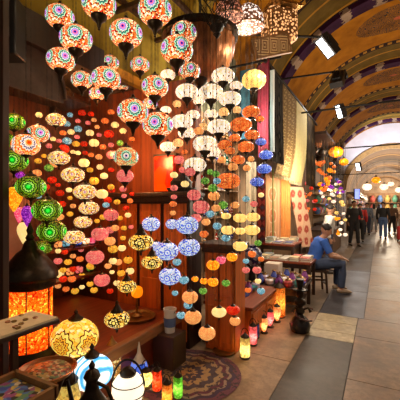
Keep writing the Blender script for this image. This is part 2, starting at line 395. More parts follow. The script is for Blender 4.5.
# dark fascia with an arch-shaped lining at the front of the recess
fm = MB(); fm.box((-2.46, 1.0, 3.02), (.06, 2.9, .26)); struct(fm.build('trim_8', M['dark_wood']))
ar = MB(); ar.tube([(-2.5, 1.62 + .42 * math.cos(a), 2.55 + .42 * math.sin(a)) for a in [PI * k / 20 for k in range(21)]], .014, 8)
ar.box((-2.53, 1.62, 2.72), (.03, .82, .40)); struct(ar.build('trim_9', plain('grey_brown_panel', (.10, .062, .045), .7)))
# raised platform with its edging plank
pf = MB().box((-2.83, 1.55, .2), (1.68, 3.1, .4)); struct(pf.build('floor_platform', M['red_wood'], smooth=False))
pk = MB().box((-1.955, 2.35, .36), (.07, 1.5, .1)); struct(pk.build('trim_10', M['plank'], bevel=.01))
# hanging lattice of beams over the shop front
bm_ = MB()
for yy in (1.0, 1.8, 2.6, 3.3): bm_.box((-1.85, yy, 3.62), (1.15, .045, .045))
for xx in (-2.3, -1.8, -1.35): bm_.box((xx, 2.1, 3.665), (.045, 2.7, .045))
struct(bm_.build('trim_11', M['dark_wood'], smooth=False))
# iron tie rods across the vault
for i, (yy, zz) in enumerate(((7.9, 3.75), (12.0, 3.5), (20.6, 3.35))):
    struct(MB().tube([(-2.7, yy, zz), (3.6, yy, zz)], .022, 8).build('trim_%d' % (12 + i), M['iron']))

# ------------------------------------------------------------------ lamps
def globe_prof(h, neck=.30, n=12, flat=0):
    out = []
    a0 = math.asin(neck)
    for j in range(n + 1):
        a = a0 + (PI - 2 * a0) * j / n
        out.append((math.sin(a) ** (.8 if flat else 1), -math.cos(a) * h))
    return out
SH = {'globe': (.80, 0), 'flat': (.62, 1), 'oval': (.66, 0)}
MESH = {}
def gmesh(kind, shape):
    k = (kind, shape)
    if k not in MESH:
        h, fl_ = SH[shape]
        MESH[k] = (MB().lathe(globe_prof(h, .34, 12, fl_), 28).mesh('globe', MC[kind]), h)
    return MESH[k]
def cup_mesh(h):   # brass bell under the globe, unit globe radius
    k = ('cup', h)
    if k not in MESH:
        z = -h * .94
        MESH[k] = MB().lathe([(.46, z + .12), (.48, z), (.40, z - .16), (.22, z - .30), (.14, z - .42), (.10, z - .6), (.05, z - .68), (.08, z - .74), (.02, z - .82)], 20).mesh('cup', M['dark_brass'])
    return MESH[k]
def cap_mesh(h):
    k = ('cap', h)
    if k not in MESH:
        z = h * .94
        MESH[k] = MB().lathe([(.40, z - .06), (.42, z), (.30, z + .10), (.13, z + .20), (.09, z + .36), (.04, z + .40)], 20).mesh('cap', M['dark_brass'])
    return MESH[k]
def tallcap_mesh(h):
    k = ('tcap', h)
    if k not in MESH:
        z = h * .94
        MESH[k] = MB().lathe([(.50, z - .10), (.52, z), (.34, z + .16), (.28, z + .34), (.14, z + .52), (.1, z + .8), (.04, z + .84)], 20).mesh('cap', M['dark_brass'])
    return MESH[k]
def finial_mesh(h):
    k = ('fin', h)
    if k not in MESH:
        z = -h * .94
        MESH[k] = MB().lathe([(.40, z + .06), (.36, z - .04), (.16, z - .14), (.07, z - .26), (.10, z - .36), (.02, z - .52)], 16).mesh('finial', M['dark_brass'])
    return MESH[k]
CH = MB().tube([(0, 0, k / 60) for k in range(61)], [1.5 if k % 2 else .7 for k in range(61)], 6)
CHAIN = CH.mesh('chain', M['iron'])
PLACED = [(P(200, 50, 3.0), .37), (P(217, 8, 2.5), .19), (P(6, 30, 2.45), .25), (P(248, 19, 3.5), .2), (P(229, 10, 3.18), .17)]
def in_room(p, r):
    return p.x - r > -3.65 and (p.y + r < 3.08 or p.x - r > -1.78 and p.y + r < 3.2 or p.x - r > -1.25 or (p.z > 2.0 and p.y + r < 3.42))
def clash(p, r, h=1.0):
    """how badly a hanging lamp at p would touch another lamp or its chain"""
    bad = 0
    for q, rr in PLACED:
        hz = math.hypot(p.x - q.x, p.y - q.y); dz = abs(p.z - q.z); ru = r if p.z > q.z else rr
        if hz < ru + .012: bad += ru + .012 - hz
        elif dz < 1.35 * (r + rr) and hz < r + rr + .004: bad += r + rr + .004 - hz
    return bad
def settle(px, py, w, D):
    best = None
    for k in range(150):
        f = 1 + (k // 2 + k % 2) * .0085 * (1 if k % 2 else -1)
        d = D * F / w * f; p = P(px, py, d); r = w / F * d / 2
        if not in_room(p, r): continue
        c = clash(p, r)
        if best is None or c < best[0] - 1e-4: best = (c, p, r)
        if c == 0: break
    if best is None:
        d = D * F / w
        while not in_room(P(px, py, d), w / F * d / 2): d *= .97
        best = (0, P(px, py, d), w / F * d / 2)
    PLACED.append(best[1:]); return best[1:]
def lamp(kind, px, py, w, label, shape='globe', D=.18, style='cup', group=None, name='hanging_mosaic_lamp', cat='lamp', top=3.6, pos=None):
    p, r = pos if pos else settle(px, py, w, D)
    me, h = gmesh(kind, shape)
    t = thing(name, label, cat, p, 0, group); t.scale = (r, r, r)
    g = link('globe', me, t)
    g.rotation_euler.z = math.atan2(-p.y, -p.x) + R.uniform(-.3, .3)
    if style == 'cup':
        link('cup', cup_mesh(h), t); link('collar', cap_mesh(h), t); z = h * .94 + .38
    elif style == 'tall':
        link('cap', tallcap_mesh(h), t); link('finial', finial_mesh(h), t); z = h * .94 + .82
    else:
        link('cap', cap_mesh(h), t); link('finial', finial_mesh(h), t); z = h * .94 + .38
    if p.x < -2.5 and top > 3.15: top = 3.15
    L = top - (p.z + z * r)
    if L > .02: link('chain', CHAIN, t, (0, 0, z), (.0015 / r, .0015 / r, L / r))
    return t
# teardrop lamps at far left
def teardrop(kind, px, py, w, hh, label, D):
    p, r = settle(px, py, w * 1.15, D * 1.15); r /= 1.15; q = hh / w
    t = thing('hanging_teardrop_lamp', label, 'lamp', p, 0, 'teardrop lamps at left'); t.scale = (r, r, r)
    MB().lathe([(.05, -q), (.22, -.86 * q), (.5, -.55 * q), (.85, -.1 * q), (1, .25 * q), (.92, .55 * q), (.6, .82 * q), (.3, .92 * q)], 20).build('glass_drop', MC[kind], t)
    MB().lathe([(.34, .88 * q), (.36, .95 * q), (.2, q * 1.05), (.08, q * 1.2), (.03, q * 1.25)], 16).build('cap', M['dark_brass'], t)
    link('chain', CHAIN, t, (0, 0, q * 1.2), (.0022 / r, .0022 / r, (3.14 - p.z - q * 1.2 * r) / r))
teardrop('A', 14, 199, 16, 26, 'amber teardrop glass lamp, uppermost and largest of four at left', .15)
teardrop('R2', 19, 215, 9, 17, 'rose teardrop glass lamp left of the violet one', .085)
teardrop('V', 27, 216, 11, 22, 'violet teardrop glass lamp right of the rose one', .10)
teardrop('L', 24, 233, 13, 24, 'pale yellow teardrop glass lamp, lowest of four at left', .12)

GM = 'mosaic lamps at the shop front'
for a in [
 (60, 17, 28, 'orange mosaic globe lamp with blue rosette, topmost of three stacked at upper far left'),
 (76, 39, 32, 'large orange mosaic globe lamp, middle and rightmost of three stacked at upper far left'),
 (61, 60, 28, 'orange mosaic globe lamp, lowest of three stacked at upper far left'),
 (99, 4, 34, 'orange mosaic globe lamp cut by the top edge, left of the other topmost mosaic globe'),
 (126, 34, 33, 'large mosaic globe lamp with dark cup, hanging right below the two topmost mosaic globes'),
 (155, 11, 34, 'mosaic globe lamp with green-ringed rosette, rightmost of the lamps touching the top edge'),
 (82, 80, 21, 'mosaic globe lamp just left of the larger mosaic globe, below the upper left stack'),
 (106, 79, 29, 'wide red mosaic globe lamp with rosette facing right, middle of the left mosaic group'),
 (123, 86, 11, 'small mosaic lamp peeking out right behind the wide red mosaic globe'),
 (110, 63, 18, 'mosaic lamp half hidden above the wide red mosaic globe'),
 (97, 94, 16, 'small mosaic lamp with violet eye hanging under the wide red mosaic globe'),
 (155, 87, 27, 'mosaic globe lamp with white-centred rosette, directly left of the white globes'),
 (133, 112, 31, 'large mosaic globe lamp above the glowing orange panel'),
 (140, 65, 19, 'small mosaic globe lamp between the two columns of large mosaic globes'),
 (150, 104, 15, 'mosaic lamp half hidden between two larger mosaic globes above the orange panel'),
 (158, 125, 31, 'mosaic lamp showing two pink rosettes side by side, right of the orange panel top'),
 (184, 33, 26, 'mosaic globe lamp hanging against the copper bowl lantern, its rosette facing left'),
 (177, 50, 33, 'large amber mosaic globe lamp below the one at the copper bowl lantern'),
 (190, 71, 21, 'lowest mosaic globe lamp under the copper bowl lantern, in front of a white globe')]:
    lamp('M', *a, D=.19, group=GM)
lamp('MP', 126, 157, 25, 'pale mosaic globe lamp with dark cup beside the glowing orange panel', D=.18)
lamp('P', 112, 155, 11, 'small pink globe lamp left of the pale mosaic globe', D=.13, name='hanging_glass_lamp', style='cap')
lamp('P', 125, 176, 17, 'pink swirl globe lamp just above the left end of the dark cornice', D=.14, name='hanging_glass_lamp')
lamp('M', 38, 134, 22, 'orange mosaic globe lamp behind the large daisy-patterned one', D=.20, style='cap')
lamp('D', 26, 145, 27, 'large globe lamp with orange and blue daisy pattern among the green lamps', D=.2, style='cap')
for a in [(14, 122, 21, 'green mosaic globe lamp, topmost of the green lamps at left'),
          (4, 140, 20, 'green mosaic globe lamp cut by the left edge of the picture'),
          (14, 161, 27, 'green mosaic globe lamp under the daisy-patterned lamp'),
          (31, 187, 29, 'largest green mosaic globe lamp, above the violet teardrop lamp'),
          (47, 210, 29, 'green mosaic globe lamp with two rosettes, fifth down of the green lamps'),
          (52, 231, 28, 'green mosaic globe lamp with two bright eyes, sixth down of the green lamps'),
          (43, 247, 18, 'small green mosaic globe lamp, lowest of the green lamps above the lantern dome')]:
    lamp('G', *a, D=.2, style='cap', group='green mosaic lamps at left', top=3.15, shape='globe')
for a in [(56, 120, 19, 'topmost'), (59, 158, 21, 'second from the top'), (73, 175, 23, 'third from the top'), (85, 192, 23, 'fourth from the top'), (89, 208, 20, 'fifth from the top'),
          (83, 222, 18, 'sixth from the top'), (74, 237, 21, 'lowest')]:
    lamp('B', *a[:3], 'beige multicolour mosaic lamp, %s of the slanting beige column at left' % a[3], D=.19, style='cap', group='beige mosaic lamps at left', shape='oval')
def cluster(kind, items, desc, place, D, name='hanging_glass_lamp', **kw):
    """one colour family: told apart by its rank from top to bottom"""
    it = sorted(items, key=lambda q: (q[1], q[0])); strict = kw.pop('strict', False); pos = {}
    if strict:
        keep = []
        for q in it:
            p_, r_ = settle(*q, D)
            PLACED.pop()
            if clash(p_, r_) > 0: continue
            PLACED.append((p_, r_)); keep.append(q); pos[q] = (p_, r_)
        it = keep
    n = len(it)
    for i, q in enumerate(it):
        rank = 'topmost' if i == 0 else 'lowest' if i == n - 1 else ORD[i] + ' from the top'
        if n == 1: rank = ''
        lamp(kind, q[0], q[1], q[2], ('%s%s %s' % (desc, ', ' + rank + ' of those' if rank else '', place)).strip(), D=D, name=name, group=(desc + 's') if n > 1 else None, pos=pos.get(q), **kw)
cluster('W', [(223, 76, 23), (199, 71, 20), (211, 93, 25), (236, 86, 13), (230, 99, 22), (187, 92, 23), (168, 75, 15), (199, 101, 12), (219, 127, 23), (211, 114, 14), (193, 115, 14), (182, 122, 22),
              (187, 133, 18), (205, 144, 25), (195, 165, 23), (168, 147, 16), (166, 110, 11), (212, 152, 17)], 'white crackle glass lamp', 'in the bright white cluster', .18, shape='flat', style='cup')
cluster('WD', [(224, 112, 11), (237, 110, 9), (203, 127, 10), (177, 104, 9), (178, 143, 11)], 'small warm white glass lamp', 'among the large white lamps', .12, style='cap')
lamp('C', 254, 80, 24, 'pale yellow glass globe lamp hanging alone left of the maroon cloth', D=.26, name='hanging_glass_lamp', style='cap')
cluster('O', [(251, 112, 18), (260, 119, 9), (241, 125, 22), (235, 138, 12), (252, 135, 15), (225, 145, 15), (246, 147, 17), (230, 151, 11), (238, 160, 14)], 'orange glass lamp', 'right of the white cluster', .16, shape='oval', style='cap')
lamp('PE', 233, 167, 10, 'small peach glass lamp under the orange lamps', D=.12, name='hanging_glass_lamp', style='cap')
lamp('O', 228, 181, 25, 'large shallow orange-red glass lamp above the cream lamps', D=.22, shape='oval', name='hanging_glass_lamp', style='cap')
cluster('PE', [(199, 131, 10), (222, 160, 9), (247, 168, 8)], 'little peach glass lamp', 'between the white and orange lamps', .12, style='cap')
cluster('BL', [(261, 142, 11), (266, 155, 14), (264, 169, 15), (257, 182, 14)], 'blue crackle glass lamp', 'left of the hanging rugs', .17, shape='oval', style='cap')
for x, y, w, l in [(226, 216, 10, 'left of three in the upper row'), (240, 218, 14, 'middle of three in the upper row'), (253, 217, 14, 'right of three in the upper row'),
                   (228, 230, 14, 'left of three in the middle row'), (240, 231, 11, 'middle of three in the middle row'), (252, 230, 16, 'right of three in the middle row'), (240, 246, 15, 'alone below the two rows')]:
    lamp('C', x, y, w, 'cream glass lamp, %s of cream lamps' % l, D=.14, shape='oval', style='cap', name='hanging_glass_lamp', group='cream glass lamps')
cluster('P', [(179, 160, 11), (190, 172, 11), (194, 195, 14), (201, 207, 17), (196, 218, 11), (183, 170, 8)], 'pink glass lamp', 'in the column under the white cluster', .13, style='cap')
cluster('GR', [(213, 188, 10), (223, 205, 10), (205, 181, 9), (216, 174, 8), (210, 172, 7)], 'green glass lamp', 'between pink lamps and the orange-red lamp', .12, style='cap')
cluster('PE', [(214, 196, 12), (206, 222, 9), (216, 208, 9)], 'peach glass lamp', 'left of the cream lamps', .12, style='cap')
cluster('LB', [(217, 181, 8), (210, 214, 9), (217, 226, 9), (226, 238, 9)], 'pale blue glass lamp', 'left of the cream lamps', .12, style='cap')
for x, y, w, l in [(151, 224, 18, 'left and uppermost of the group'), (172, 224, 13, 'upper middle, half behind the next'), (187, 225, 23, 'upper right, the widest of the group'), (156, 246, 12, 'smallest, half behind the middle one'),
                   (167, 251, 23, 'middle of the group'), (189, 247, 22, 'right of the middle one'), (170, 276, 22, 'lowest of the group')]:
    lamp('BW', x, y, w, 'blue and white mosaic lamp, %s' % l, D=.17, style='cap', group='blue and white mosaic lamps')
for x, y, w, l in [(141, 242, 25, 'upper of the two before the orange cabinet'), (152, 262, 21, 'lower of the two before the orange cabinet'), (127, 286, 19, 'third down, left of the cabinet'), (117, 319, 25, 'lowest, above the copper tray')]:
    lamp('F', x, y, w, 'gold filigree lamp with black tracery, %s' % l, D=.17, style='tall', group='gold filigree lamps', shape='oval')
cluster('PE', [(190, 297, 16), (193, 317, 17), (207, 333, 17), (235, 321, 11)], 'round peach glass lamp', 'before the orange cabinet fronts', .16, style='cap')
cluster('LB', [(177, 262, 9), (184, 280, 10), (181, 315, 9), (188, 305, 9)], 'little pale blue glass lamp', 'before the orange cabinet fronts', .11, style='cap')
lamp('L', 219, 312, 15, 'cream white glass lamp hanging low before the orange cabinet', D=.16, style='cap', name='hanging_glass_lamp', shape='oval')
lamp('RD', 233, 310, 14, 'red glass lamp hanging low right of the cream white one', D=.15, style='cap', name='hanging_glass_lamp', shape='oval')
cluster('A', [(213, 265, 13), (213, 282, 11), (204, 281, 8), (232, 257, 11), (195, 279, 7)], 'amber glass lamp', 'above the low orange cabinet', .13, style='cap')
lamp('R2', 221, 260, 10, 'rose glass lamp beside the amber lamps above the low cabinet', D=.12, style='cap', name='hanging_glass_lamp')
# deep in the shop, small ones
cluster('P', [(111, 215, 15), (100, 234, 17), (95, 257, 18), (102, 280, 16), (110, 230, 9)], 'pink glass lamp', 'left of the orange cabinet', .16, style='cap')
cluster('RD', [(64, 149, 11), (109, 134, 10), (46, 187, 8), (60, 193, 8), (62, 204, 8), (108, 200, 8), (52, 180, 9), (112, 190, 7), (50, 168, 7)], 'small red glass lamp', 'deep in the shop', .13, style='cap')
cluster('Y', [(94, 181, 10), (91, 266, 9), (113, 249, 10), (128, 260, 9), (121, 273, 8), (120, 218, 6), (103, 217, 7), (111, 187, 7)], 'small yellow glass lamp', 'deep in the shop', .12, style='cap')
cluster('L', [(102, 194, 12), (84, 163, 11), (94, 143, 10), (90, 133, 8), (71, 132, 7), (122, 248, 8), (113, 261, 8), (104, 176, 8), (100, 167, 7), (117, 283, 7)], 'small cream glass lamp', 'deep in the shop', .13, style='cap')
cluster('LB', [(67, 124, 7), (78, 129, 8), (67, 141, 9), (38, 196, 7), (106, 205, 7), (70, 115, 6)], 'small pale blue glass lamp', 'deep in the shop', .11, style='cap')
cluster('PE', [(110, 241, 11), (37, 173, 9), (54, 164, 9), (115, 228, 8), (60, 217, 8), (57, 219, 6), (118, 262, 8), (108, 266, 7)], 'small peach glass lamp', 'deep in the shop', .13, style='cap')
cluster('GR', [(49, 168, 9), (120, 143, 7)], 'small green glass lamp', 'deep in the shop', .12, style='cap')
cluster('V', [(20, 175, 9)], 'small violet glass lamp', 'above the amber teardrop lamp', .11, style='cap')
# the crowd of small lamps between the large ones
def crowd(kinds, n, box, w0, w1, taken):
    out = {}
    for _ in range(4000):
        if n <= 0: break
        x, y = R.uniform(box[0], box[2]), R.uniform(box[1], box[3]); w_ = R.uniform(w0, w1)
        if all(math.hypot(x - a, y - b) > (w_ + c) * .55 for a, b, c in taken):
            taken.append((x, y, w_)); out.setdefault(R.choice(kinds), []).append((round(x), round(y), w_)); n -= 1
    return out
TK = []
for p_, r_ in PLACED:
    dd = p_.y * CS - p_.x * SN; TK.append((200 + F * (p_.x * CS + p_.y * SN) / dd, HX - F * (p_.z - EYE) / dd, 2 * r_ * F / dd))
CN = {'RD': 'tiny red glass lamp', 'Y': 'tiny yellow glass lamp', 'L': 'tiny cream glass lamp', 'PE': 'tiny peach glass lamp', 'P': 'tiny pink glass lamp', 'GR': 'tiny green glass lamp', 'LB': 'tiny pale blue glass lamp', 'O': 'tiny orange glass lamp'}
for kk, items in crowd(['RD', 'RD', 'Y', 'L', 'L', 'PE', 'P', 'O'], 80, (34, 112, 132, 292), 5, 8.5, TK).items():
    cluster(kk, items, CN[kk], 'far back at left', .12, style='cap', strict=True)
for kk, items in crowd(['L', 'PE', 'GR', 'LB', 'P', 'O'], 44, (172, 150, 262, 300), 6, 9, TK).items():
    cluster(kk, items, CN[kk], 'above the low cabinet', .11, style='cap', strict=True)
# ------------------------------------------------------------------ large pieces overhead
t = thing('hanging_bowl_lantern', 'large ribbed copper bowl lantern with dark rim hanging above the white lamps', 'lantern', P(200, 50, 3.0))
MB().lathe([(.05, -.26), (.16, -.24), (.25, -.17), (.30, -.06), (.315, .06), (.30, .10)], 72, flute=.02, nfl=24).build('bowl', M['copper'], t)
MB().lathe([(.30, .09), (.345, .10), (.35, .135), (.30, .165), (.22, .21), (.12, .24), (.05, .25)], 48).build('rim', M['dark_brass'], t)
MB().lathe([(.06, -.25), (.07, -.29), (.03, -.33), (.045, -.36), (.01, -.42)], 16).build('finial', M['dark_brass'], t)
MB().tube([(0, 0, .24), (0, 0, .62)], .012, 8).build('rod', M['iron'], t)
p = P(217, 8, 2.5)
t = thing('hanging_wire_basket', 'black openwork wire basket lamp hanging above the copper bowl lantern', 'lamp', p)
wb = MB()
for k in range(10):
    for s in (-1, 1):
        wb.tube([((.05 + .12 * u ** .7) * math.cos(2 * PI * k / 10 + s * u * 1.5), (.05 + .12 * u ** .7) * math.sin(2 * PI * k / 10 + s * u * 1.5), -.14 + .30 * u) for u in [j / 8 for j in range(9)]], .0028, 5)
wb.build('wire_cage', M['iron'], t)
MB().lathe([(.17, .155), (.178, .16), (.17, .165)], 32, cap=False).build('rim', M['iron'], t)
MB().lathe([(.055, -.14), (.05, -.16), (.02, -.19), (.03, -.2), (.005, -.23)], 16).build('finial', M['iron'], t)
MB().tube([(0, 0, .16), (0, 0, .28)], .006, 6).build('rod', M['iron'], t)
def perf(name, c, hole, strength, scale):
    m, nt, b = new_mat(name); co = coords(nt); vv = voro(nt, co, scale)
    h = M_(nt, 'LESS_THAN', vv.outputs['Distance'], .42)
    nt.links.new(mix(nt, h, c, hole), b.inputs['Base Color'])
    nt.links.new(mix(nt, h, (0, 0, 0), hole), b.inputs['Emission Color']); b.inputs['Emission Strength'].default_value = strength
    b.inputs['Metallic'].default_value = .5; b.inputs['Roughness'].default_value = .4
    return m
pw = perf('perforated_white', (.55, .28, .2), (1, .85, .75), 1.6, 34)
po = perf('perforated_tan', (.40, .20, .08), (1, .50, .2), 1.1, 30)
pr = perf('perforated_rose', (.3, .11, .07), (1, .4, .25), .6, 40)
def dome(name, px, py, w, D, mat, label, tilt=0):
    d = D * F / w; p = P(px, py, d); r = D / 2
    t = thing(name, label, 'lamp', p)
    o = MB().lathe([(r, -r * .55), (r * .99, -.2 * r), (r * .9, .2 * r), (r * .7, .55 * r), (r * .4, .78 * r), (r * .12, .86 * r)], 32).build('shade', mat, t)
    MB().lathe([(r * 1.02, -r * .60), (r * 1.04, -r * .55), (r * 1.0, -r * .5)], 32, cap=False).build('rim', M['dull_brass'], t)
    MB().tube([(0, 0, r * .85), (0, 0, 5.2 - p.z)], .006, 6).build('rod', M['iron'], t)
    t.rotation_euler = (0, tilt, 0)
dome('hanging_perforated_lamp', 248, 19, 32, .34, pw, 'white glowing perforated dome lamp left of the perforated box lantern')
dome('hanging_perforated_lamp', 229, 10, 28, .27, pr, 'rose brown perforated dome lamp touching the wire basket lamp')
p = P(279, 29, 4.3)
t = thing('hanging_box_lantern', 'perforated tan metal box lantern hanging above the carved panel', 'lantern', p, YAW + .3)
MB().box((0, 0, .02), (.40, .30, .40)).build('body', po, t, bevel=.04)
lid = MB().lathe([(.31, 0), (.29, .03), (.15, .12), (.05, .17), (.03, .24)], 4); o = lid.build('lid', M['dull_brass'], t, (0, 0, .22), smooth=False, rz=PI / 4)
MB().tube([(0, 0, .44), (0, 0, 1.6)], .008, 6).build('rod', M['iron'], t)
def carved():
    m, nt, b = new_mat('carved_tan_panel'); co = coords(nt); sp = N(nt, 'ShaderNodeSeparateXYZ'); nt.links.new(co, sp.inputs[0]); x, _, z = sp.outputs
    u = M_(nt, 'ABSOLUTE', M_(nt, 'SUBTRACT', M_(nt, 'FRACT', M_(nt, 'MULTIPLY', M_(nt, 'ADD', x, 1.0), 8.3)), .5))
    w = M_(nt, 'ABSOLUTE', M_(nt, 'MULTIPLY', z, 4.6))
    dd = M_(nt, 'MAXIMUM', u, w)
    pat = M_(nt, 'GREATER_THAN', M_(nt, 'SINE', M_(nt, 'MULTIPLY', dd, 42)), .1)
    c = mix(nt, pat, (.68, .47, .24), (.20, .09, .04))
    nt.links.new(c, b.inputs['Base Color']); b.inputs['Roughness'].default_value = .5; return m
p = P(272, 46, 4.1)
t = thing('hanging_carved_panel', 'tan carved wooden panel with square inlays hanging below the box lantern', 'panel', p, YAW + .12)
MB().box((0, 0, 0), (.44, .03, .22), rot=Matrix.Rotation(-.24, 3, 'Y')).build('board', carved(), t, bevel=.006)
fr = MB()
for dx, dz, sx, sz in ((0, .115, .47, .022), (0, -.115, .47, .022), (.225, 0, .022, .24), (-.225, 0, .022, .24)):
    c = Matrix.Rotation(-.24, 3, 'Y') @ Vector((dx, 0, dz)); fr.box(c, (sx, .045, sz), rot=Matrix.Rotation(-.24, 3, 'Y'))
fr.build('frame', M['tan_wood'], t, smooth=False)
MB().tube([(0, 0, .12), (0, 0, .42)], .005, 6).build('hook_wire', M['iron'], t)
# beam that carries these heavy pieces and the textiles
struct(MB().box((-1.62, 7.6, 3.93), (.05, 4.9, .05)).build('trim_16', M['iron'], smooth=False))
struct(MB().box((-1.95, 5.32, 4.0), (1.1, .03, .03)).build('trim_18', M['iron'], smooth=False))

# ------------------------------------------------------------------ floodlights
lit = glow('flood_glass', (.92, .96, 1), 9.0, .03, 2)
def flood(px, py, d, size, vdir, label, power, wallp):
    p = P(px, py, d); a_, b_, c_ = vdir; aim = p + Vector((a_ * CS - c_ * SN, a_ * SN + c_ * CS, b_))
    t = thing('floodlight', label, 'floodlight', p, 0, 'black floodlights on wall arms')
    q = (Vector(aim) - p).normalized().to_track_quat('Y', 'Z')
    R3 = q.to_matrix(); s = size
    b = MB(); b.box(R3 @ Vector((0, -.16 * s, 0)), (.62 * s, .33 * s, s), rot=R3); b.box(R3 @ Vector((0, -.36 * s, 0)), (.4 * s, .14 * s, .6 * s), rot=R3)
    for k in range(5): b.box(R3 @ Vector((-.16 * s + .08 * s * k, -.45 * s, 0)), (.02 * s, .10 * s, .6 * s), rot=R3)
    b.build('housing', M['black_plastic'], t, bevel=.008)
    MB().box(R3 @ Vector((0, .015 * s, 0)), (.40 * s, .01, .86 * s), rot=R3).build('lens', lit, t)
    MB().box(R3 @ Vector((0, .03 * s, .52 * s)), (.62 * s, .30 * s, .03 * s), rot=R3).build('visor', M['black_plastic'], t)
    yk = MB(); top = R3 @ Vector((0, -.45 * s, .25 * s))
    for sg in (-1, 1): yk.tube([R3 @ Vector((sg * .34 * s, -.08 * s, 0)), R3 @ Vector((sg * .34 * s, -.20 * s, .3 * s)), top], .012, 6)
    yk.build('bracket', M['iron'], t)
    wz = wallp[2]; w = Vector((CX - math.sqrt((RV - .04) ** 2 - (wz - ZS) ** 2), wallp[1], wz)) - p
    MB().tube([w, top], .018, 8).build('wall_arm', M['iron'], t)
    L = bpy.data.lights.new('floodlight_beam', 'SPOT'); L.energy = power; L.spot_size = 1.9; L.spot_blend = .6; L.shadow_soft_size = .12; L.color = (1, .93, .84)
    lo = bpy.data.objects.new('floodlight_beam', L); COL.objects.link(lo); lo.parent = t; lo.location = R3 @ Vector((0, .06, 0))
    lo.rotation_euler = (q @ Vector((0, 1, 0))).to_track_quat('-Z', 'Y').to_euler()
flood(325, 48, 4.6, .32, (-.70, -.66, -.14), 'black floodlight with bright white lens, nearest of three under the vault', 90, (-2.5, 4.6, 4.25))
flood(339, 82, 5.6, .34, (.45, -.6, .55), 'black floodlight turned away to the right, middle of three under the vault', 70, (-2.5, 6.2, 4.0))
flood(339, 112, 8.6, .36, (-.85, -.3, -.22), 'black floodlight with white lens, farthest of three at the wall arms', 60, (-2.5, 9.2, 4.05))
flood(358, 167, 17.0, .42, (-.6, -.4, -.5), 'small distant floodlight hanging by the end arch', 80, (-2.5, 18.8, 3.7))

# ------------------------------------------------------------------ textiles
def rug_mat(name, field, fig, bord, sx=4, sz=4, kind='flower', rough=.85):
    m, nt, b = new_mat(name); co = coords(nt); sp = N(nt, 'ShaderNodeSeparateXYZ'); nt.links.new(co, sp.inputs[0]); x, _, z = sp.outputs
    fu = M_(nt, 'SUBTRACT', M_(nt, 'FRACT', M_(nt, 'MULTIPLY', M_(nt, 'ADD', x, 10), sx)), .5)
    fv = M_(nt, 'SUBTRACT', M_(nt, 'FRACT', M_(nt, 'MULTIPLY', M_(nt, 'ADD', z, 10), sz)), .5)
    r = M_(nt, 'SQRT', M_(nt, 'ADD', M_(nt, 'MULTIPLY', fu, fu), M_(nt, 'MULTIPLY', fv, fv)))
    if kind == 'flower':
        c = ramp(nt, M_(nt, 'ADD', r, M_(nt, 'MULTIPLY', noise(nt, co, 30, 2), .15)), [(0, bord), (.16, fig), (.36, bord), (.42, field)], 'CONSTANT')
    elif kind == 'stripe':
        c = ramp(nt, M_(nt, 'FRACT', M_(nt, 'MULTIPLY', M_(nt, 'ADD', x, 10), sx)), [(0, field), (.35, fig), (.6, bord), (.7, field)], 'CONSTANT')
    else:
        c = mix(nt, M_(nt, 'GREATER_THAN', M_(nt, 'ADD', M_(nt, 'ABSOLUTE', fu), M_(nt, 'ABSOLUTE', fv)), .42), field, fig)
        c = mix(nt, M_(nt, 'LESS_THAN', r, .14), c, bord)
    g = noise(nt, co, 60, 2); c = mix(nt, M_(nt, 'MULTIPLY', g, .35), c, tuple(q * .5 for q in field))
    nt.links.new(c, b.inputs['Base Color']); b.inputs['Roughness'].default_value = rough; b.inputs['Specular IOR Level'].default_value = .05; return m
def cloth(name, label, cat, a, b_, ztop, zbot, mat, curl=.0, fringe=None, group=None, th=.02, slant=0.0, hang=True):
    """hanging cloth between two plan points; folded waves, thickness, curled foot; local x along the width, z up"""
    a, b_ = Vector((a[0], a[1], 0)), Vector((b_[0], b_[1], 0)); w = (b_ - a).length; rz = math.atan2((b_ - a).y, (b_ - a).x)
    mb = MB(); nx, nz = 16, 14; H = ztop - zbot
    def pt(i, j, s):
        x = w * i / nx; u = j / nz; x = x + slant * u
        y = .018 * math.sin(i * 1.9 + .6 * math.sin(j * .6)) * u + s * th / 2 - curl * (u ** 3)
        return Vector((x, y, ztop - zbot - H * u))
    for s in (-1, 1):
        for i in range(nx):
            for j in range(nz):
                mb.quad(pt(i, j, s), pt(i + 1, j, s), pt(i + 1, j + 1, s), pt(i, j + 1, s))
    for i in range(nx):
        for j in (0, nz): mb.quad(pt(i, j, -1), pt(i + 1, j, -1), pt(i + 1, j, 1), pt(i, j, 1))
    for j in range(nz):
        for i in (0, nx): mb.quad(pt(i, j, -1), pt(i, j + 1, -1), pt(i, j + 1, 1), pt(i, j, 1))
    t = thing(name, label, cat, (a.x, a.y, zbot), rz, group)
    o = mb.build('cloth', mat, t)
    if fringe:
        fb = MB()
        zig = []
        for i in range(49):
            q = pt(i * nx / 48, nz, 0); zig.append(q + Vector((0, 0, -.004 if i % 2 else -.07)))
        fb.tube(zig, .007, 4)
        fb.build('fringe', fringe, t)
    return t
cream_y = plain('cream_fringe', (.6, .52, .32), .9)
XB = -1.62
cloth('hanging_rug', 'dark charcoal patterned rug hanging first in the row above the carpet stall', 'rug', (XB, 5.45), (XB, 6.2), 3.9, 2.35, rug_mat('rug_charcoal', (.014, .013, .014), (.04, .032, .024), (.09, .07, .04), 3, 3, 'dia'), .02)
cloth('hanging_rug', 'tan patterned rug hanging in the row between charcoal and cream yellow rugs', 'rug', (XB, 6.25), (XB, 7.35), 3.9, 2.2, rug_mat('rug_tan', (.40, .27, .11), (.20, .12, .05), (.12, .07, .03), 3, 9, 'dia'), -.14, cream_y)
cloth('hanging_rug', 'cream yellow rug with narrow border hanging right of the tan patterned rug', 'rug', (XB, 7.4), (XB, 8.55), 3.9, 2.15, plain('rug_cream', (.58, .47, .20), .85, 0, .12, 20), -.14, cream_y)
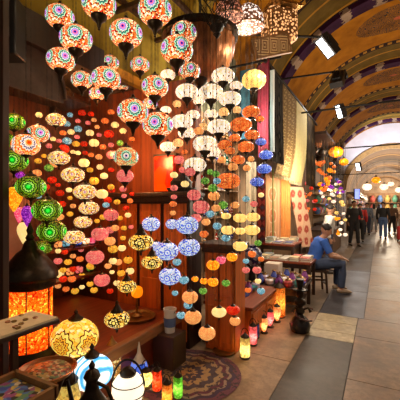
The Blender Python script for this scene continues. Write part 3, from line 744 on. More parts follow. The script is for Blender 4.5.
cloth('hanging_rug', 'dark brown rug hanging last in the row before the far lamp stall', 'rug', (XB, 8.6), (XB, 9.7), 3.9, 2.1, rug_mat('rug_brown', (.055, .035, .02), (.03, .02, .012), (.12, .08, .03), 2, 2, 'dia'), 0)
a, b2 = P(258, 60, 5.6), P(269, 60, 5.3)
cloth('hanging_cloth', 'maroon cloth hanging tall below the carved panel', 'cloth', (a.x, a.y), (b2.x, b2.y), 3.95, 2.4, plain('maroon_cloth', (.20, .012, .035), .8, 0, .25, 12))
a, b2 = P(270.5, 60, 5.28), P(274.5, 60, 5.24)
cloth('hanging_cloth', 'pale blue and white striped cloth hanging beside the maroon cloth', 'cloth', (a.x, a.y), (b2.x, b2.y), 3.75, 2.45, rug_mat('pale_blue_stripe', (.5, .62, .66), (.75, .78, .78), (.25, .35, .42), 8, 4, 'stripe'))
a, b2 = P(240, 60, 5.8), P(250, 60, 5.7)
cloth('hanging_cloth', 'dark teal cloth strip hanging behind the white perforated dome', 'cloth', (a.x, a.y), (b2.x, b2.y), 3.95, 2.75, plain('teal_cloth', (.03, .11, .16), .8, 0, .3, 12))
# lower carpets, leaning and hanging before the wall
def carpet(px0, px1, d0, d1, ztop, zbot, mat, label, slant=0, **kw):
    a, b2 = P(px0, 205, d0), P(px1, 205, d1)
    return cloth('hanging_carpet', label, 'carpet', (a.x, a.y), (b2.x, b2.y), ztop, zbot, mat, slant=slant, **kw)
carpet(246, 256, 6.1, 6.1, 2.4, .75, plain('ivory_cloth', (.75, .64, .45), .85, 0, .12, 8), 'plain ivory carpet hanging left of the narrow dark red runner')
carpet(257, 265, 6.3, 6.3, 2.25, .85, rug_mat('runner_red', (.10, .02, .02), (.30, .04, .03), (.05, .05, .08), 5, 5, 'dia'), 'narrow dark red runner with lozenges hanging beside the ivory carpet')
carpet(266, 281, 7.5, 7.65, 2.35, .6, rug_mat('peach_carpet', (.72, .38, .20), (.62, .24, .12), (.8, .55, .35), 3, 2, 'flower'), 'peach carpet hanging behind the thin green pole')
carpet(281, 290, 7.62, 7.7, 2.2, .6, plain('orange_cloth', (.72, .27, .06), .85, 0, .15, 8), 'plain orange carpet strip hanging left of the rosette carpet')
carpet(289, 303, 7.85, 8.2, 2.04, .55, rug_mat('rosette_carpet', (.75, .47, .31), (.42, .05, .04), (.6, .22, .13), 3.6, 3.4, 'flower'), 'pinkish carpet with dark red rosettes draped behind the seated man', .45)
t = thing('pole', 'thin olive green upright pole in front of the peach carpet', 'pole', Vector((P(273, 205, 7.25).x, P(273, 205, 7.25).y, 0)))
MB().tube([(0, 0, .02), (0, 0, 2.4)], .018, 10).build('shaft', plain('olive_paint', (.22, .24, .05), .5), t)
MB().lathe([(.10, 0), (.10, .02), (.03, .03), (.02, .05)], 16).build('foot', M['iron'], t)

# ------------------------------------------------------------------ cabinets, counter
def cabinet(name, label, x0, x1, y0, y1, h, ndoor, cornice=True, z0=0, bodym='dark_wood'):
    t = thing(name, label, 'cabinet', ((x0 + x1) / 2, (y0 + y1) / 2, z0)); W, Dp = x1 - x0, y1 - y0
    MB().box((0, .01, h / 2), (W, Dp - .02, h)).build('body', M[bodym], t, bevel=.006)
    for k in range(ndoor):
        w = W / ndoor; cx = -W / 2 + w * (k + .5)
        dr = MB(); dr.box((cx, -Dp / 2, h * .5), (w * .86, .02, h * .9)); dr.box((cx, -Dp / 2 - .012, h * .27), (w * .62, .014, h * .34)); dr.box((cx, -Dp / 2 - .012, h * .72), (w * .62, .014, h * .36))
        o = dr.build('door', M['orange_wood'], t, bevel=.005)
        MB().ball((cx + w * .34 * (1 if k % 2 == 0 else -1), -Dp / 2 - .03, h * .5), .012, 10, 6).build('knob', M['dull_brass'], o)
    if cornice:
        c = MB(); c.box((0, -.05, h + .02), (W + .10, Dp + .09, .05)); c.box((0, -.02, h - .03), (W + .04, Dp + .03, .06)); c.build('cornice', M['dark_wood'], t, bevel=.01)
    return t
cabinet('tall_cabinet', 'tall orange lacquered cabinet with dark cornice behind the gold filigree lamps', -2.9, -1.85, 3.13, 3.43, 1.70, 3)
cabinet('low_cabinet', 'waist high orange cabinet behind the low hanging peach lamps', -1.72, -1.36, 3.26, 3.58, 1.14, 2, bodym='orange_wood')
t = thing('roof_lantern', 'black metal lantern top with stepped dome standing on the dark cornice', 'lantern', (-2.03, 3.27, 1.75))
MB().lathe([(.16, 0), (.16, .03), (.12, .04), (.13, .12), (.10, .15), (.06, .20), (.02, .21), (.012, .27)], 20).build('dome', M['iron'], t)
MB().lathe([(.175, .03), (.175, .045), (.15, .05)], 20).build('rim', M['dark_brass'], t)
# lit side wall above cabinet, its light put in as a glowing panel
p = P(146, 155, 3.78)
t = thing('lit_wall_panel', 'lit orange patch of the shop side wall, put in as a glowing panel', 'lamp', (p.x, 3.40, 1.99))
MB().box((0, 0, 0), (.30, .05, .44)).build('panel', glow('lit_wall_orange', (1, .16, .015), .55, .35, 5, (1, .35, .05)), t, bevel=.01)
for zz in (-.235, .235): MB().box((0, .02, zz), (.34, .06, .03)).build('frame_rail', M['dark_wood'], t)
# low counter with front board, parallel to the corridor
t = thing('counter', 'low orange wooden counter along the shop edge behind the floor lanterns', 'counter', (-1.6, 4.15, 0))
MB().box((0, 0, .19), (.58, 1.04, .38)).build('body', M['orange_wood'], t, bevel=.006)
MB().box((0, 0, .40), (.64, 1.10, .04)).build('top', M['red_wood'], t, bevel=.006)
for k in range(2): MB().box((.30, -.26 + .52 * k, .19), (.02, .46, .28)).build('front_panel', M['orange_wood'], t, bevel=.006)

# ------------------------------------------------------------------ left interior
def shelf(name, label, z, x0, x1, y0, y1, mat='red_wood', legs=True):
    t = thing(name, label, 'shelf', ((x0 + x1) / 2, (y0 + y1) / 2, z))
    MB().box((0, 0, -.015), (x1 - x0, y1 - y0, .03)).build('board', M[mat], t, bevel=.004)
    for sy in (-.4, .4): MB().box((-(x1 - x0) / 2 + .05, (y1 - y0) * sy, -.09), (.10, .025, .12)).build('bracket', M['dark_wood'], t)
    return t
shelf('wall_shelf', 'upper red-brown shelf of little glass lamps on the shop back wall', 1.06, -3.7, -3.36, 1.5, 3.3)
shelf('wall_shelf', 'lower red-brown shelf of little glass lamps on the shop back wall', .70, -3.7, -3.30, 1.5, 3.3)
shelf('wall_shelf', 'high dark shelf of baskets under the shop ceiling at left', 2.88, -3.7, -3.2, .9, 3.0, 'dark_wood')
def on_x(px, X):
    c = SN - (px - 200) / F * CS; d = -X / c
    return P(px, 205, d)
def votive(kind, px, X, z, h, label, group):
    p = on_x(px, X)
    t = thing('glass_votive_lamp', label, 'lamp', (p.x, p.y, z), 0, group)
    MB().lathe([(.028, .012), (.045, .03), (.05, .05 + h * .4), (.042, h), (.03, h + .01)], 18).build('glass', MC[kind], t)
    MB().lathe([(.04, 0), (.04, .012), (.025, .02)], 16).build('foot', M['dark_brass'], t)
for i, (k, px) in enumerate([('L', 60), ('PE', 70), ('P', 79), ('GR', 90)]):
    votive(k, px, -3.44, .70, .09, '%s glass votive lamp on the lower shelf' % ('cream', 'peach', 'pink', 'green')[i], 'votive lamps on the lower shelf')
for i, (k, px) in enumerate([('PE', 58), ('LB', 66), ('BL', 78), ('W', 86), ('R2', 92)]):
    votive(k, px, -3.48, 1.06, .08, '%s glass votive lamp on the upper shelf' % ('peach', 'pale blue', 'deep blue', 'white', 'rose')[i], 'votive lamps on the upper shelf')
for i, px in enumerate((10, 27, 45, 64)):
    p = on_x(px, -3.42)
    t = thing('wicker_basket', 'brown wicker basket, %s on the high shelf at left' % ('leftmost', 'second from left', 'second from right', 'rightmost')[i], 'basket', (p.x, p.y, 2.88), 0, 'baskets on the high shelf')
    h = .10 + .02 * (i % 3)
    MB().lathe([(.085, 0), (.10, h * .5), (.115, h), (.105, h), (.09, h * .5), (.075, .02)], 24, flute=.02, nfl=12).build('bowl', M['wicker'], t)
    MB().tube([(.11 * math.cos(a), 0, h + .07 * math.sin(a)) for a in [PI * k / 12 for k in range(13)]], .008, 6).build('handle', M['wicker'], t)
p = P(6, 30, 2.45)
t = thing('loudspeaker', 'dark box loudspeaker hanging in the upper left corner', 'loudspeaker', p, .55)
MB().box((0, 0, 0), (.22, .18, .42)).build('cabinet', M['black_plastic'], t, bevel=.01)
MB().lathe([(.08, 0), (.08, .01), (.05, .0), (.02, .012)], 20).build('cone', plain('speaker_cone', (.04, .035, .03), .7), t, (0, 0, 0)).rotation_euler = (PI / 2, 0, 0)
for c in t.children:
    if c.name.startswith('cone'): c.location = (0, -.09, -.06)
MB().tube([(0, .09, 0), (0, .16, .1), (0, .16, .2)], .012, 8).build('bracket', M['iron'], t)
p = P(15, 205, 3.25)
t = thing('pale_board', 'pale pink board standing behind the teardrop lamps', 'board', (p.x, p.y, .42), .9)
MB().box((0, 0, .66), (.26, .03, 1.32)).build('panel', plain('pale_pink_paint', (.62, .30, .20), .7, 0, .1), t, bevel=.004)
MB().box((0, .0, .01), (.28, .10, .03)).build('foot', M['dark_wood'], t)
p = P(4, 205, 2.2)
t = thing('shop_post', 'slim dark wooden post at the left edge before the pale pink board', 'post', (p.x, p.y, .40))
MB().box((0, 0, 1.37), (.045, .045, 2.74)).build('shaft', M['dark_wood'], t, bevel=.004)
MB().box((0, 0, .02), (.09, .09, .04)).build('foot', M['dark_wood'], t, bevel=.004)
# wine-red drape on the back wall between shelves
# tall amber floor lantern
p = P(30, 205, 2.62)
t = thing('floor_lantern', 'tall glowing orange mosaic floor lantern with dark brass dome', 'lantern', (p.x, p.y, .40))
am = mosaic('mosaic_amber_cylinder', [(0, (1, .8, .3)), (.5, (1, .35, .05)), (.8, (.9, .15, .02))], [(1, .42, .12), (1, .30, .07), (1, .52, .16), (.95, .34, .08), (1, .70, .36), (.6, .12, .03), (1, .38, .10)], 3, .01, 1.25, 75, .06, (.55, .12, .02))
MB().lathe([(.155, .06), (.165, .08), (.165, .56), (.155, .58)], 40).build('glass_cylinder', am, t); MB().ball((0, 0, .33), .035, 12, 8).build('bulb', glow('lantern_bulb', (1, .78, .5), 220, .02, 2), t)
nta = am.node_tree; ba = nta.nodes['Principled BSDF']; ba.inputs['Emission Strength'].default_value = .55
tl = N(nta, 'ShaderNodeBsdfTranslucent'); nta.links.new(ba.inputs['Base Color'].links[0].from_socket, tl.inputs[0]); mx = N(nta, 'ShaderNodeMixShader'); mx.inputs[0].default_value = .7
nta.links.new(ba.outputs[0], mx.inputs[1]); nta.links.new(tl.outputs[0], mx.inputs[2]); nta.links.new(mx.outputs[0], nta.nodes['Material Output'].inputs[0])
MB().lathe([(.19, 0), (.19, .03), (.175, .05), (.165, .08)], 32).build('base', M['dark_brass'], t)
MB().lathe([(.175, .55), (.19, .57), (.19, .61), (.21, .63), (.205, .68), (.17, .73), (.13, .78), (.10, .82), (.06, .85), (.045, .90), (.03, .92)], 40).build('dome', M['dark_brass'], t)
MB().lathe([(.02, .91), (.035, .94), (.02, .97), (.028, 1.0), (.006, 1.06)], 16).build('finial', M['dark_brass'], t)
for k in range(6):
    a = 2 * PI * k / 6 + .3
    MB().box((.168 * math.cos(a), .168 * math.sin(a), .32), (.008, .010, .50), a).build('rib', M['dark_brass'], t)
# big sunburst globe on a short foot
p = P(75, 337, 2.6); r = 46 / F * 2.6 / 2
t = thing('globe_table_lamp', 'large yellow and black sunburst mosaic globe lamp on the platform edge', 'lamp', (p.x, p.y, .40))
g = link('globe', MB().lathe(globe_prof(.76, .25, 16), 40).mesh('globe', MC['S']), t, (0, 0, p.z - .40), (r, r, r)); g.rotation_euler = (0, .12, math.atan2(-p.y, -p.x) + PI / 5)
MB().lathe([(.07, 0), (.07, .012), (.045, .02), (.05, max(.03, p.z - .4 - r * .72))], 24).build('foot', M['dark_brass'], t)
MB().lathe([(.055, 0), (.06, .012), (.03, .03), (.012, .05), (.018, .06), (.004, .08)], 20).build('cap', M['dark_brass'], t, (.01, 0, p.z - .40 + r * .77))
# table with jewellery
def speckle(name, cols, scale, base=None):
    m, nt, b = new_mat(name); vv = voro(nt, coords(nt), scale); s = N(nt, 'ShaderNodeSeparateColor'); nt.links.new(vv.outputs['Color'], s.inputs[0])
    nt.links.new(ramp(nt, s.outputs[0], [(i / len(cols), c) for i, c in enumerate(cols)], 'CONSTANT'), b.inputs['Base Color']); b.inputs['Roughness'].default_value = .3
    return m
t = thing('jewellery_table', 'narrow table with beige cloth top of jewellery in front of the floor lantern', 'table', (-1.765, .95, 0))
MB().box((0, 0, .925), (.25, .70, .025)).build('top', M['dark_wood'], t, bevel=.004)
for sx in (-1, 1):
    for yy in (-.30, .09): MB().box((sx * .10, yy, .455), (.03, .03, .91)).build('leg', M['dark_wood'], t)
MB().box((0, 0, .943), (.235, .68, .012)).build('cloth', plain('beige_velvet', (.72, .60, .38), .8, 0, .1, 20), t)
R2 = random.Random(3)
for k in range(12):
    x, y_ = R2.uniform(-.09, .09), R2.uniform(-.05, .31)
    o = MB().lathe([(.013, 0), (.016, .004), (.013, .008), (.010, .004)], 14, cap=False).build('ring' if k % 3 else 'brooch', M['dull_brass'] if k % 2 else M['copper'], None, (-1.765 + x, .95 + y_, .949))
    tag(o, 'tiny dark metal trinket lying on the beige cloth of the jewellery table', 'jewellery', 'trinkets on the jewellery table')
# round copper tray on a folding stand
p = P(47, 370, 2.02)
t = thing('tray_stand', 'round copper tray on dark folding stand before the orange floor lantern', 'tray', (p.x, p.y, 0))
ZT = p.z - .02
MB().lathe([(.15, ZT), (.165, ZT + .02), (.175, ZT + .03), (.165, ZT + .032), (.148, ZT + .01), (.02, ZT + .01)], 40).build('tray', M['copper'], t)
for k in range(3):
    a = 2 * PI * k / 3 + .4
    MB().tube([(.11 * math.cos(a), .11 * math.sin(a), ZT), (-.11 * math.cos(a), -.11 * math.sin(a), .0)], .012, 8).build('leg', M['dark_wood'], t)
o = MB().lathe([(.140, 0), (.125, .016), (.08, .026), (.02, .03)], 32).build('loose_beads', speckle('bead_mix', [(.5, .2, .08), (.08, .06, .04), (.6, .45, .18), (.3, .06, .05), (.16, .26, .14), (.7, .6, .42)], 60), None, (p.x, p.y, ZT + .011))
tag(o, 'heap of mixed brown and gold beads in the round copper tray', 'beads'); o['kind'] = 'stuff'
# bead box at bottom left
t = thing('bead_box', 'wooden display box of colourful beads on dark stand in the bottom left corner', 'box', (-1.44, .74, 0))
MB().box((0, 0, .36), (.22, .42, .72)).build('stand', M['dark_wood'], t, bevel=.005)
bx = MB()
for dx, dy, sx, sy in ((.145, 0, .02, .52), (-.145, 0, .02, .52), (0, .26, .31, .02), (0, -.26, .31, .02)): bx.box((dx, dy, .755), (sx, sy, .05))
bx.box((0, 0, .727), (.3, .52, .014)); bx.build('box', M['tan_wood'], t, smooth=False)
o = MB().box((0, 0, .0), (.26, .49, .022)).build('loose_beads', speckle('bead_colours', [(.08, .12, .45), (.7, .52, .12), (.78, .72, .6), (.05, .04, .035), (.16, .36, .2), (.42, .12, .3), (.1, .25, .6)], 42), None, (-1.44, .74, .747), bevel=.008)
tag(o, 'blue and yellow beads filling the wooden display box', 'beads'); o['kind'] = 'stuff'
# table lamp with tray on the platform, bucket
p = G(137, 318, .40)
t = thing('table_lamp', 'small yellow glowing table lamp standing on a brass tray on the platform', 'lamp', (p.x, p.y, .43))
MB().lathe([(.06, 0), (.05, .015), (.015, .03), (.012, .19), (.02, .2)], 18).build('stand', M['dull_brass'], t)
MB().lathe([(.03, .19), (.055, .21), (.062, .25), (.055, .29), (.03, .305)], 20).build('shade', MC['A'], t)
o = MB().lathe([(.02, 0.012), (.17, .012), (.19, .03), (.20, .03), (.18, .0), (.02, 0)], 36).build('round_tray', M['dull_brass'], None, (p.x, p.y, .40)); tag(o, 'wide brass tray under the small yellow table lamp', 'tray')
p = P(166, 330, 3.36); zc = p.z
o = MB().box((0, 0, zc / 2), (.24, .24, zc)).build('wooden_crate', M['dark_wood'], None, (p.x + .06, p.y - .02, 0), bevel=.006); tag(o, 'dark wooden crate under the white bucket', 'crate')
t = thing('bucket', 'white plastic bucket with blue label before the tall orange cabinet', 'bucket', (p.x + .06, p.y - .02, zc))
MB().lathe([(.05, 0), (.062, .22), (.068, .22), (.068, .235), (.058, .235), (.046, .01)], 24).build('pail', M['white_plastic'], t)
MB().lathe([(.0575, .06), (.0625, .15)], 24, cap=False).build('label_band', plain('blue_label', (.08, .14, .35), .5), t)
MB().tube([(.066 * math.cos(a), -.03 * math.sin(a), .22 - .05 * math.sin(a)) for a in [PI * k / 10 for k in range(11)]], .003, 5).build('handle', M['iron'], t)

# ------------------------------------------------------------------ foreground floor group
def rugd():
    m, nt, b = new_mat('round_rug_weave'); co = coords(nt); sp = N(nt, 'ShaderNodeSeparateXYZ'); nt.links.new(co, sp.inputs[0]); x, y, _ = sp.outputs
    r = M_(nt, 'SQRT', M_(nt, 'ADD', M_(nt, 'MULTIPLY', x, x), M_(nt, 'MULTIPLY', y, y))); a = M_(nt, 'ARCTAN2', y, x)
    rr = M_(nt, 'ADD', r, M_(nt, 'MULTIPLY', M_(nt, 'SINE', M_(nt, 'MULTIPLY', a, 14)), .014))
    c = ramp(nt, M_(nt, 'DIVIDE', rr, .5), [(0, (.42, .22, .07)), (.18, (.05, .035, .05)), (.3, (.36, .22, .09)), (.44, (.07, .05, .06)), (.56, (.33, .22, .11)), (.68, (.12, .03, .05)), (.76, (.3, .2, .14)), (.82, (.06, .035, .07)), (.9, (.16, .05, .07))], 'CONSTANT')
    v_ = noise(nt, co, 26, 3); c = mix(nt, M_(nt, 'GREATER_THAN', v_, .55), c, (.06, .035, .04))
    nt.links.new(c, b.inputs['Base Color']); b.inputs['Roughness'].default_value = .9; return m
p = G(187, 374)
o = MB().lathe([(.02, .0), (.50, .0), (.51, .006), (.50, .012), (.02, .012)], 64).build('round_rug', rugd(), None, (p.x, p.y, .001)); tag(o, 'round dark rug with ringed floral pattern on the stone floor', 'rug')
p = G(224, 353)
o = MB().lathe([(.02, .012), (.07, .012), (.11, .028), (.125, .03), (.115, .015), (.08, 0), (.02, 0)], 36).build('brass_plate', M['dull_brass'], None, (p.x, p.y, 0)); tag(o, 'round brass plate on the floor right behind the round rug', 'plate')

def lantern(px, pyb, d_, w, h, kind, label, capmat='dark_brass', shape='cyl', base=None, group='small lanterns on the floor at bottom'):
    p = G(px, pyb) if base is None else Vector(base); k = (F / ((p.y * CS - p.x * SN)))
    r = w / k / 2; H = h / k
    t = thing('small_lantern', label, 'lantern', (p.x, p.y, p.z if base is not None else 0), 0, group)
    MB().lathe([(r * .9, 0), (r, .01), (r * .8, .02)], 20).build('base', M[capmat], t)
    if shape == 'cyl': prof = [(r * .78, .018), (r * .92, .03), (r * .92, H * .85), (r * .8, H * .88)]
    elif shape == 'tulip': prof = [(r * .3, .018), (r * .55, H * .2), (r * .95, H * .5), (r, H * .65), (r * .8, H * .82), (r * .65, H * .88)]
    else: prof = [(r * .4, .018)] + [(r * math.sin(a), .02 + (H * .86 - .02) * (1 - math.cos(a)) / 2) for a in [.5 + (PI - 1.0) * j / 8 for j in range(9)]]
    MB().lathe(prof, 24).build('glass', CG[kind], t); MB().ball((0, 0, H * .42), r * .28, 12, 8).build('bulb', BULB, t)
    MB().lathe([(r * .8, H * .86), (r * .85, H * .89), (r * .5, H * .96), (r * .15, H * 1.02), (r * .1, H * 1.08)], 20).build('cap', M[capmat], t)
    hd = MB().tube([(r * .8 * math.cos(a), 0, H * .9 + r * 1.5 * math.sin(a)) for a in [PI * k / 12 for k in range(13)]], .004, 6).build('handle', M['iron'], t)
    return t
lantern(178, 399, 0, 10, 26, 'GR', 'green glass cylinder lantern, rightmost of the little floor lanterns')
lantern(167, 406, 0, 11, 26, 'A', 'amber glass cylinder lantern between green and red cylinders on the floor')
lantern(157, 392, 0, 10, 25, 'RD', 'red-orange glass cylinder lantern on the floor left of amber one')
lantern(146, 388, 0, 13, 20, 'L', 'pale lemon glass globe lantern beside the blue pointed lamp', shape='globe')
p = G(139, 383)
t = thing('pointed_lamp', 'small blue glass lamp with pointed white cap on the floor', 'lamp', (p.x, p.y, 0))
MB().lathe([(.05, 0), (.05, .02), (.02, .04), (.018, .09)], 18).build('stand', M['dark_brass'], t)
MB().lathe([(.03, .09), (.07, .12), (.078, .15), (.065, .19), (.045, .2)], 20).build('glass', MC['BL'], t)
MB().lathe([(.062, .195), (.045, .22), (.018, .27), (.010, .33), (.003, .37)], 18).build('cap', plain('pale_cap', (.75, .62, .48), .5), t)
p = G(128, 411)
t = thing('hurricane_lantern', 'bright white glass hurricane lantern with dark cage at bottom centre left', 'lantern', (p.x, p.y, 0))
ht = 2.55
MB().lathe([(.10, 0), (.10, .03), (.07, .05), (.08, .07)], 28).build('base', M['dark_brass'], t)
MB().lathe([(.07, .065), (.11, .10), (.125, .16), (.12, .22), (.085, .27), (.055, .285)], 32).build('glass', glow('lantern_white_glass', (1, .93, .82), 1.25, .06, 4), t)
MB().lathe([(.06, .28), (.065, .30), (.04, .33), (.015, .345)], 24).build('cap', M['dark_brass'], t)
for zz, rr in ((.14, .128), (.225, .122)): MB().lathe([(rr - .002, zz), (rr + .006, zz + .004), (rr - .002, zz + .008)], 32, cap=False).build('hoop', M['dark_brass'], t)
MB().tube([(.125 * math.cos(a) * CS, .125 * math.cos(a) * SN, .19 + .21 * math.sin(a)) for a in [PI * k / 20 for k in range(21)]], .008, 8).build('handle', M['dark_brass'], t)
# blue swirl table lamp
p = P(92, 372, 2.42); r = .15
t = thing('swirl_lamp', 'blue and white swirl glass lamp behind the dark ewer', 'lamp', (p.x, p.y, 0))
m, nt, b = new_mat('blue_swirl_glass'); co = coords(nt)
wv = N(nt, 'ShaderNodeTexWave'); wv.inputs['Scale'].default_value = 5; wv.inputs['Distortion'].default_value = 6; nt.links.new(co, wv.inputs['Vector'])
c = ramp(nt, wv.outputs['Fac'], [(0, (.05, .35, .8)), (.35, (.2, .65, .95)), (.55, (.9, .97, 1)), (1, (1, .93, .8))])
nt.links.new(c, b.inputs['Emission Color']); nt.links.new(c, b.inputs['Base Color']); b.inputs['Emission Strength'].default_value = 1.2
MB().lathe([(rr * r, z * r) for rr, z in globe_prof(.8, .3, 14)], 36).build('globe', m, t, (0, 0, p.z))
MB().lathe([(.09, 0), (.09, .02), (.03, .05), (.02, p.z - .2), (.05, p.z - .115)], 24).build('stand', M['dark_brass'], t)
MB().lathe([(.05, p.z + .11), (.055, p.z + .125), (.03, p.z + .15), (.012, p.z + .17), (.02, p.z + .185), (.004, p.z + .21)], 20).build('cap', M['dark_brass'], t)
# dark ewer
p = P(92, 400, 2.06)
t = thing('ewer', 'dark metal ewer with long spout and loop handle in front of the swirl lamp', 'ewer', (p.x, p.y, 0), YAW + PI * .86)
MB().lathe([(.09, 0), (.09, .02), (.04, .06), (.05, .09), (.10, .20), (.115, .28), (.09, .37), (.045, .44), (.035, .50), (.05, .53)], 28).build('body', M['dark_brass'], t)
MB().lathe([(.052, .53), (.04, .56), (.015, .58), (.02, .60), (.004, .63)], 20).build('lid', M['dark_brass'], t)
MB().tube([(.10, 0, .26), (.16, 0, .30), (.185, 0, .38), (.21, 0, .46)], [.022, .017, .013, .010], 10).build('spout', M['dark_brass'], t)
MB().tube([(-.045, 0, .50), (-.12, 0, .49), (-.17, 0, .40), (-.16, 0, .30), (-.10, 0, .23)], .011, 8).build('handle', M['dark_brass'], t)
lantern(68, 442, 0, 24, 70, 'L', 'pale frosted tulip lamp left of the dark ewer', shape='tulip', group=None)
p = G(112, 390)
t = thing('crystal_lantern', 'gold lantern hung with sparkling cut glass between blue lamp and white lantern', 'lantern', (p.x, p.y, 0))
MB().lathe([(.07, 0), (.07, .02), (.03, .04), (.03, .1), (.06, .11)], 20).build('base', M['dull_brass'], t)
MB().lathe([(.055, .11), (.075, .14), (.08, .3), (.06, .36), (.04, .38)], 12).build('cut_glass', glow('cut_glass', (.8, .55, .25), .55, .6, 45, (1, .9, .6), .05), t)
MB().lathe([(.05, .375), (.055, .39), (.02, .43), (.005, .47)], 16).build('cap', M['dull_brass'], t)

# lanterns along the shop edge
lantern(245, 358, 0, 11, 24, 'L', 'cream glass lantern with dark teal cap, nearest on the floor at shop edge', group='floor lanterns along the shop edge')
lantern(253, 345, 0, 9, 22, 'R2', 'rose glass lantern second along the shop edge floor', group='floor lanterns along the shop edge')
lantern(256.5, 338, 0, 6, 16, 'BL', 'small blue glass lantern beside the rose lantern at shop edge', group='floor lanterns along the shop edge')
for i, (px, py, k) in enumerate(((264, 333, 'PE'), (270, 327, 'R2'), (277, 322, 'PE'))):
    lantern(px, py, 0, 8, 18, k, '%s tulip glass lamp on the shop edge floor' % ('nearest peach', 'rosy middle', 'farthest peach')[i], shape='tulip', group='tulip lamps along the shop edge')
p = on_x(264, -1.42)
lantern(279, 317, 0, 13, 34, 'A', 'tall amber glass cylinder lantern on the floor behind the tulip lamps', group=None)
p = G(249, 349)
# ------------------------------------------------------------------ hookah
p = G(300, 331)
t = thing('hookah', 'dark metal hookah with stacked bulbs standing at the corner of the trinket table', 'hookah', (p.x, p.y, 0))
MB().lathe([(.11, 0), (.12, .02), (.13, .09), (.10, .16), (.05, .20), (.035, .22)], 28).build('bowl', plain('black_glass', (.02, .016, .018), .15), t)
MB().lathe([(.035, .21), (.06, .25), (.05, .29), (.03, .31), (.075, .35), (.07, .39), (.03, .42), (.05, .46), (.045, .50), (.02, .52)], 24).build('stem', M['dark_brass'], t)
MB().lathe([(.02, .51), (.085, .52), (.085, .53), (.03, .54), (.04, .60), (.055, .66), (.03, .665)], 24).build('tobacco_cup', M['iron'], t)
for k in range(3):
    a = 2 * PI * k / 3
    MB().tube([(.03 * math.cos(a), .03 * math.sin(a), .27), (.10 * math.cos(a), .10 * math.sin(a), .31), (.13 * math.cos(a), .13 * math.sin(a), .26)], [.012, .012, .02], 8).build('arm', M['dark_brass'], t)
MB().tube([(.05 + .10 * math.cos(u * 2.2), .12 * math.sin(u * 2.2) , .30 - .05 * u) for u in [j * .25 for j in range(12)]], .010, 8).build('hose', plain('hose_red', (.10, .03, .025), .6), t)

# ------------------------------------------------------------------ tables with books and trinkets
def table(name, label, x0, x1, y0, y1, h, topmat, legm='dark_wood', skirt=None):
    t = thing(name, label, 'table', ((x0 + x1) / 2, (y0 + y1) / 2, 0)); W, D_ = x1 - x0, y1 - y0
    MB().box((0, 0, h - .02), (W, D_, .04)).build('top', M[topmat], t, bevel=.006)
    for sx in (-1, 1):
        for sy in (-1, 1): MB().box((sx * (W / 2 - .04), sy * (D_ / 2 - .04), (h - .04) / 2), (.05, .05, h - .04)).build('leg', M[legm], t, bevel=.004)
    MB().box((0, 0, h - .08), (W - .1, D_ - .1, .08)).build('apron', M[legm], t)
    if skirt: MB().box((0, 0, .16), (W - .12, D_ - .12, .03)).build('lower_shelf', M[legm], t)
    return t
table('trinket_table', 'low dark table crowded with trinkets beside the hookah', -1.70, -.97, 4.80, 5.56, .40, 'dark_wood', skirt=1)
table('book_table', 'long red topped table of books beside the seated man', -1.95, -1.0, 5.66, 6.18, .64, 'red_wood')
table('book_table', 'higher red topped table of books behind the other book table', -2.28, -1.40, 6.22, 6.98, .86, 'red_wood')
o = MB().box((0, 0, .12), (.24, .24, .24)).build('cardboard_box', plain('pale_card', (.62, .52, .42), .8, 0, .08), None, (-1.83, 4.93, .40), bevel=.004); tag(o, 'pale square cardboard box at the wall end of the trinket table', 'box'); o.location = (-1.56, 5.42, .40)
BK = [plain('book_%d' % i, c, .5, 0, .12) for i, c in enumerate([(.65, .6, .52), (.5, .1, .07), (.12, .16, .35), (.7, .55, .3), (.25, .3, .32), (.75, .72, .68), (.35, .2, .12), (.2, .32, .25)])]
BN = ['cream', 'red', 'dark blue', 'ochre', 'grey', 'white', 'brown', 'green']
PAGE = plain('book_pages', (.75, .70, .58), .8, 0, .08)
BOOKS = [(MB().box((0, 0, .002), (.15, .21, .004)).box((0, 0, .03), (.15, .21, .004)).box((-.0735, 0, .016), (.004, .21, .03)).mesh('cover', BK[i]), MB().box((.002, 0, .016), (.14, .20, .025)).mesh('pages', PAGE)) for i in range(8)]
bkc = {}
def book(i, x, y, z, rz, where, s=1.0):
    n = bkc.setdefault((i, where), 0); bkc[(i, where)] += 1
    t = thing('book', '%s', 'book', (x, y, z), rz, 'books ' + where); t.scale = (s, s, s)
    link('cover', BOOKS[i][0], t); link('pages', BOOKS[i][1], t)
    t['_b'] = i; return t
rb = random.Random(11)
def book_field(x0, x1, y0, y1, z, nx, ny, where, maxst=3):
    lst = []
    for a in range(nx):
        for b in range(ny):
            x = x0 + (x1 - x0) * (a + .5) / nx; y = y0 + (y1 - y0) * (b + .5) / ny
            for k in range(rb.randint(1, maxst)):
                lst.append((book(rb.randrange(8), x, y, z + k * .0335, rb.uniform(-.12, .12), where), a, b, k))
    for o, a, b, k in lst:
        o['label'] = '%s book %s, %s from the corridor, %s row back, %s' % (BN[o['_b']], where, ORD[nx - 1 - a], ORD[b], ('lowest', 'second up', 'third up')[k])
        del o['_b']
book_field(-1.92, -1.03, 5.69, 6.15, .64, 5, 2, 'on the front book table', 2)
book_field(-2.24, -1.44, 6.25, 6.95, .86, 4, 3, 'on the higher table', 3)
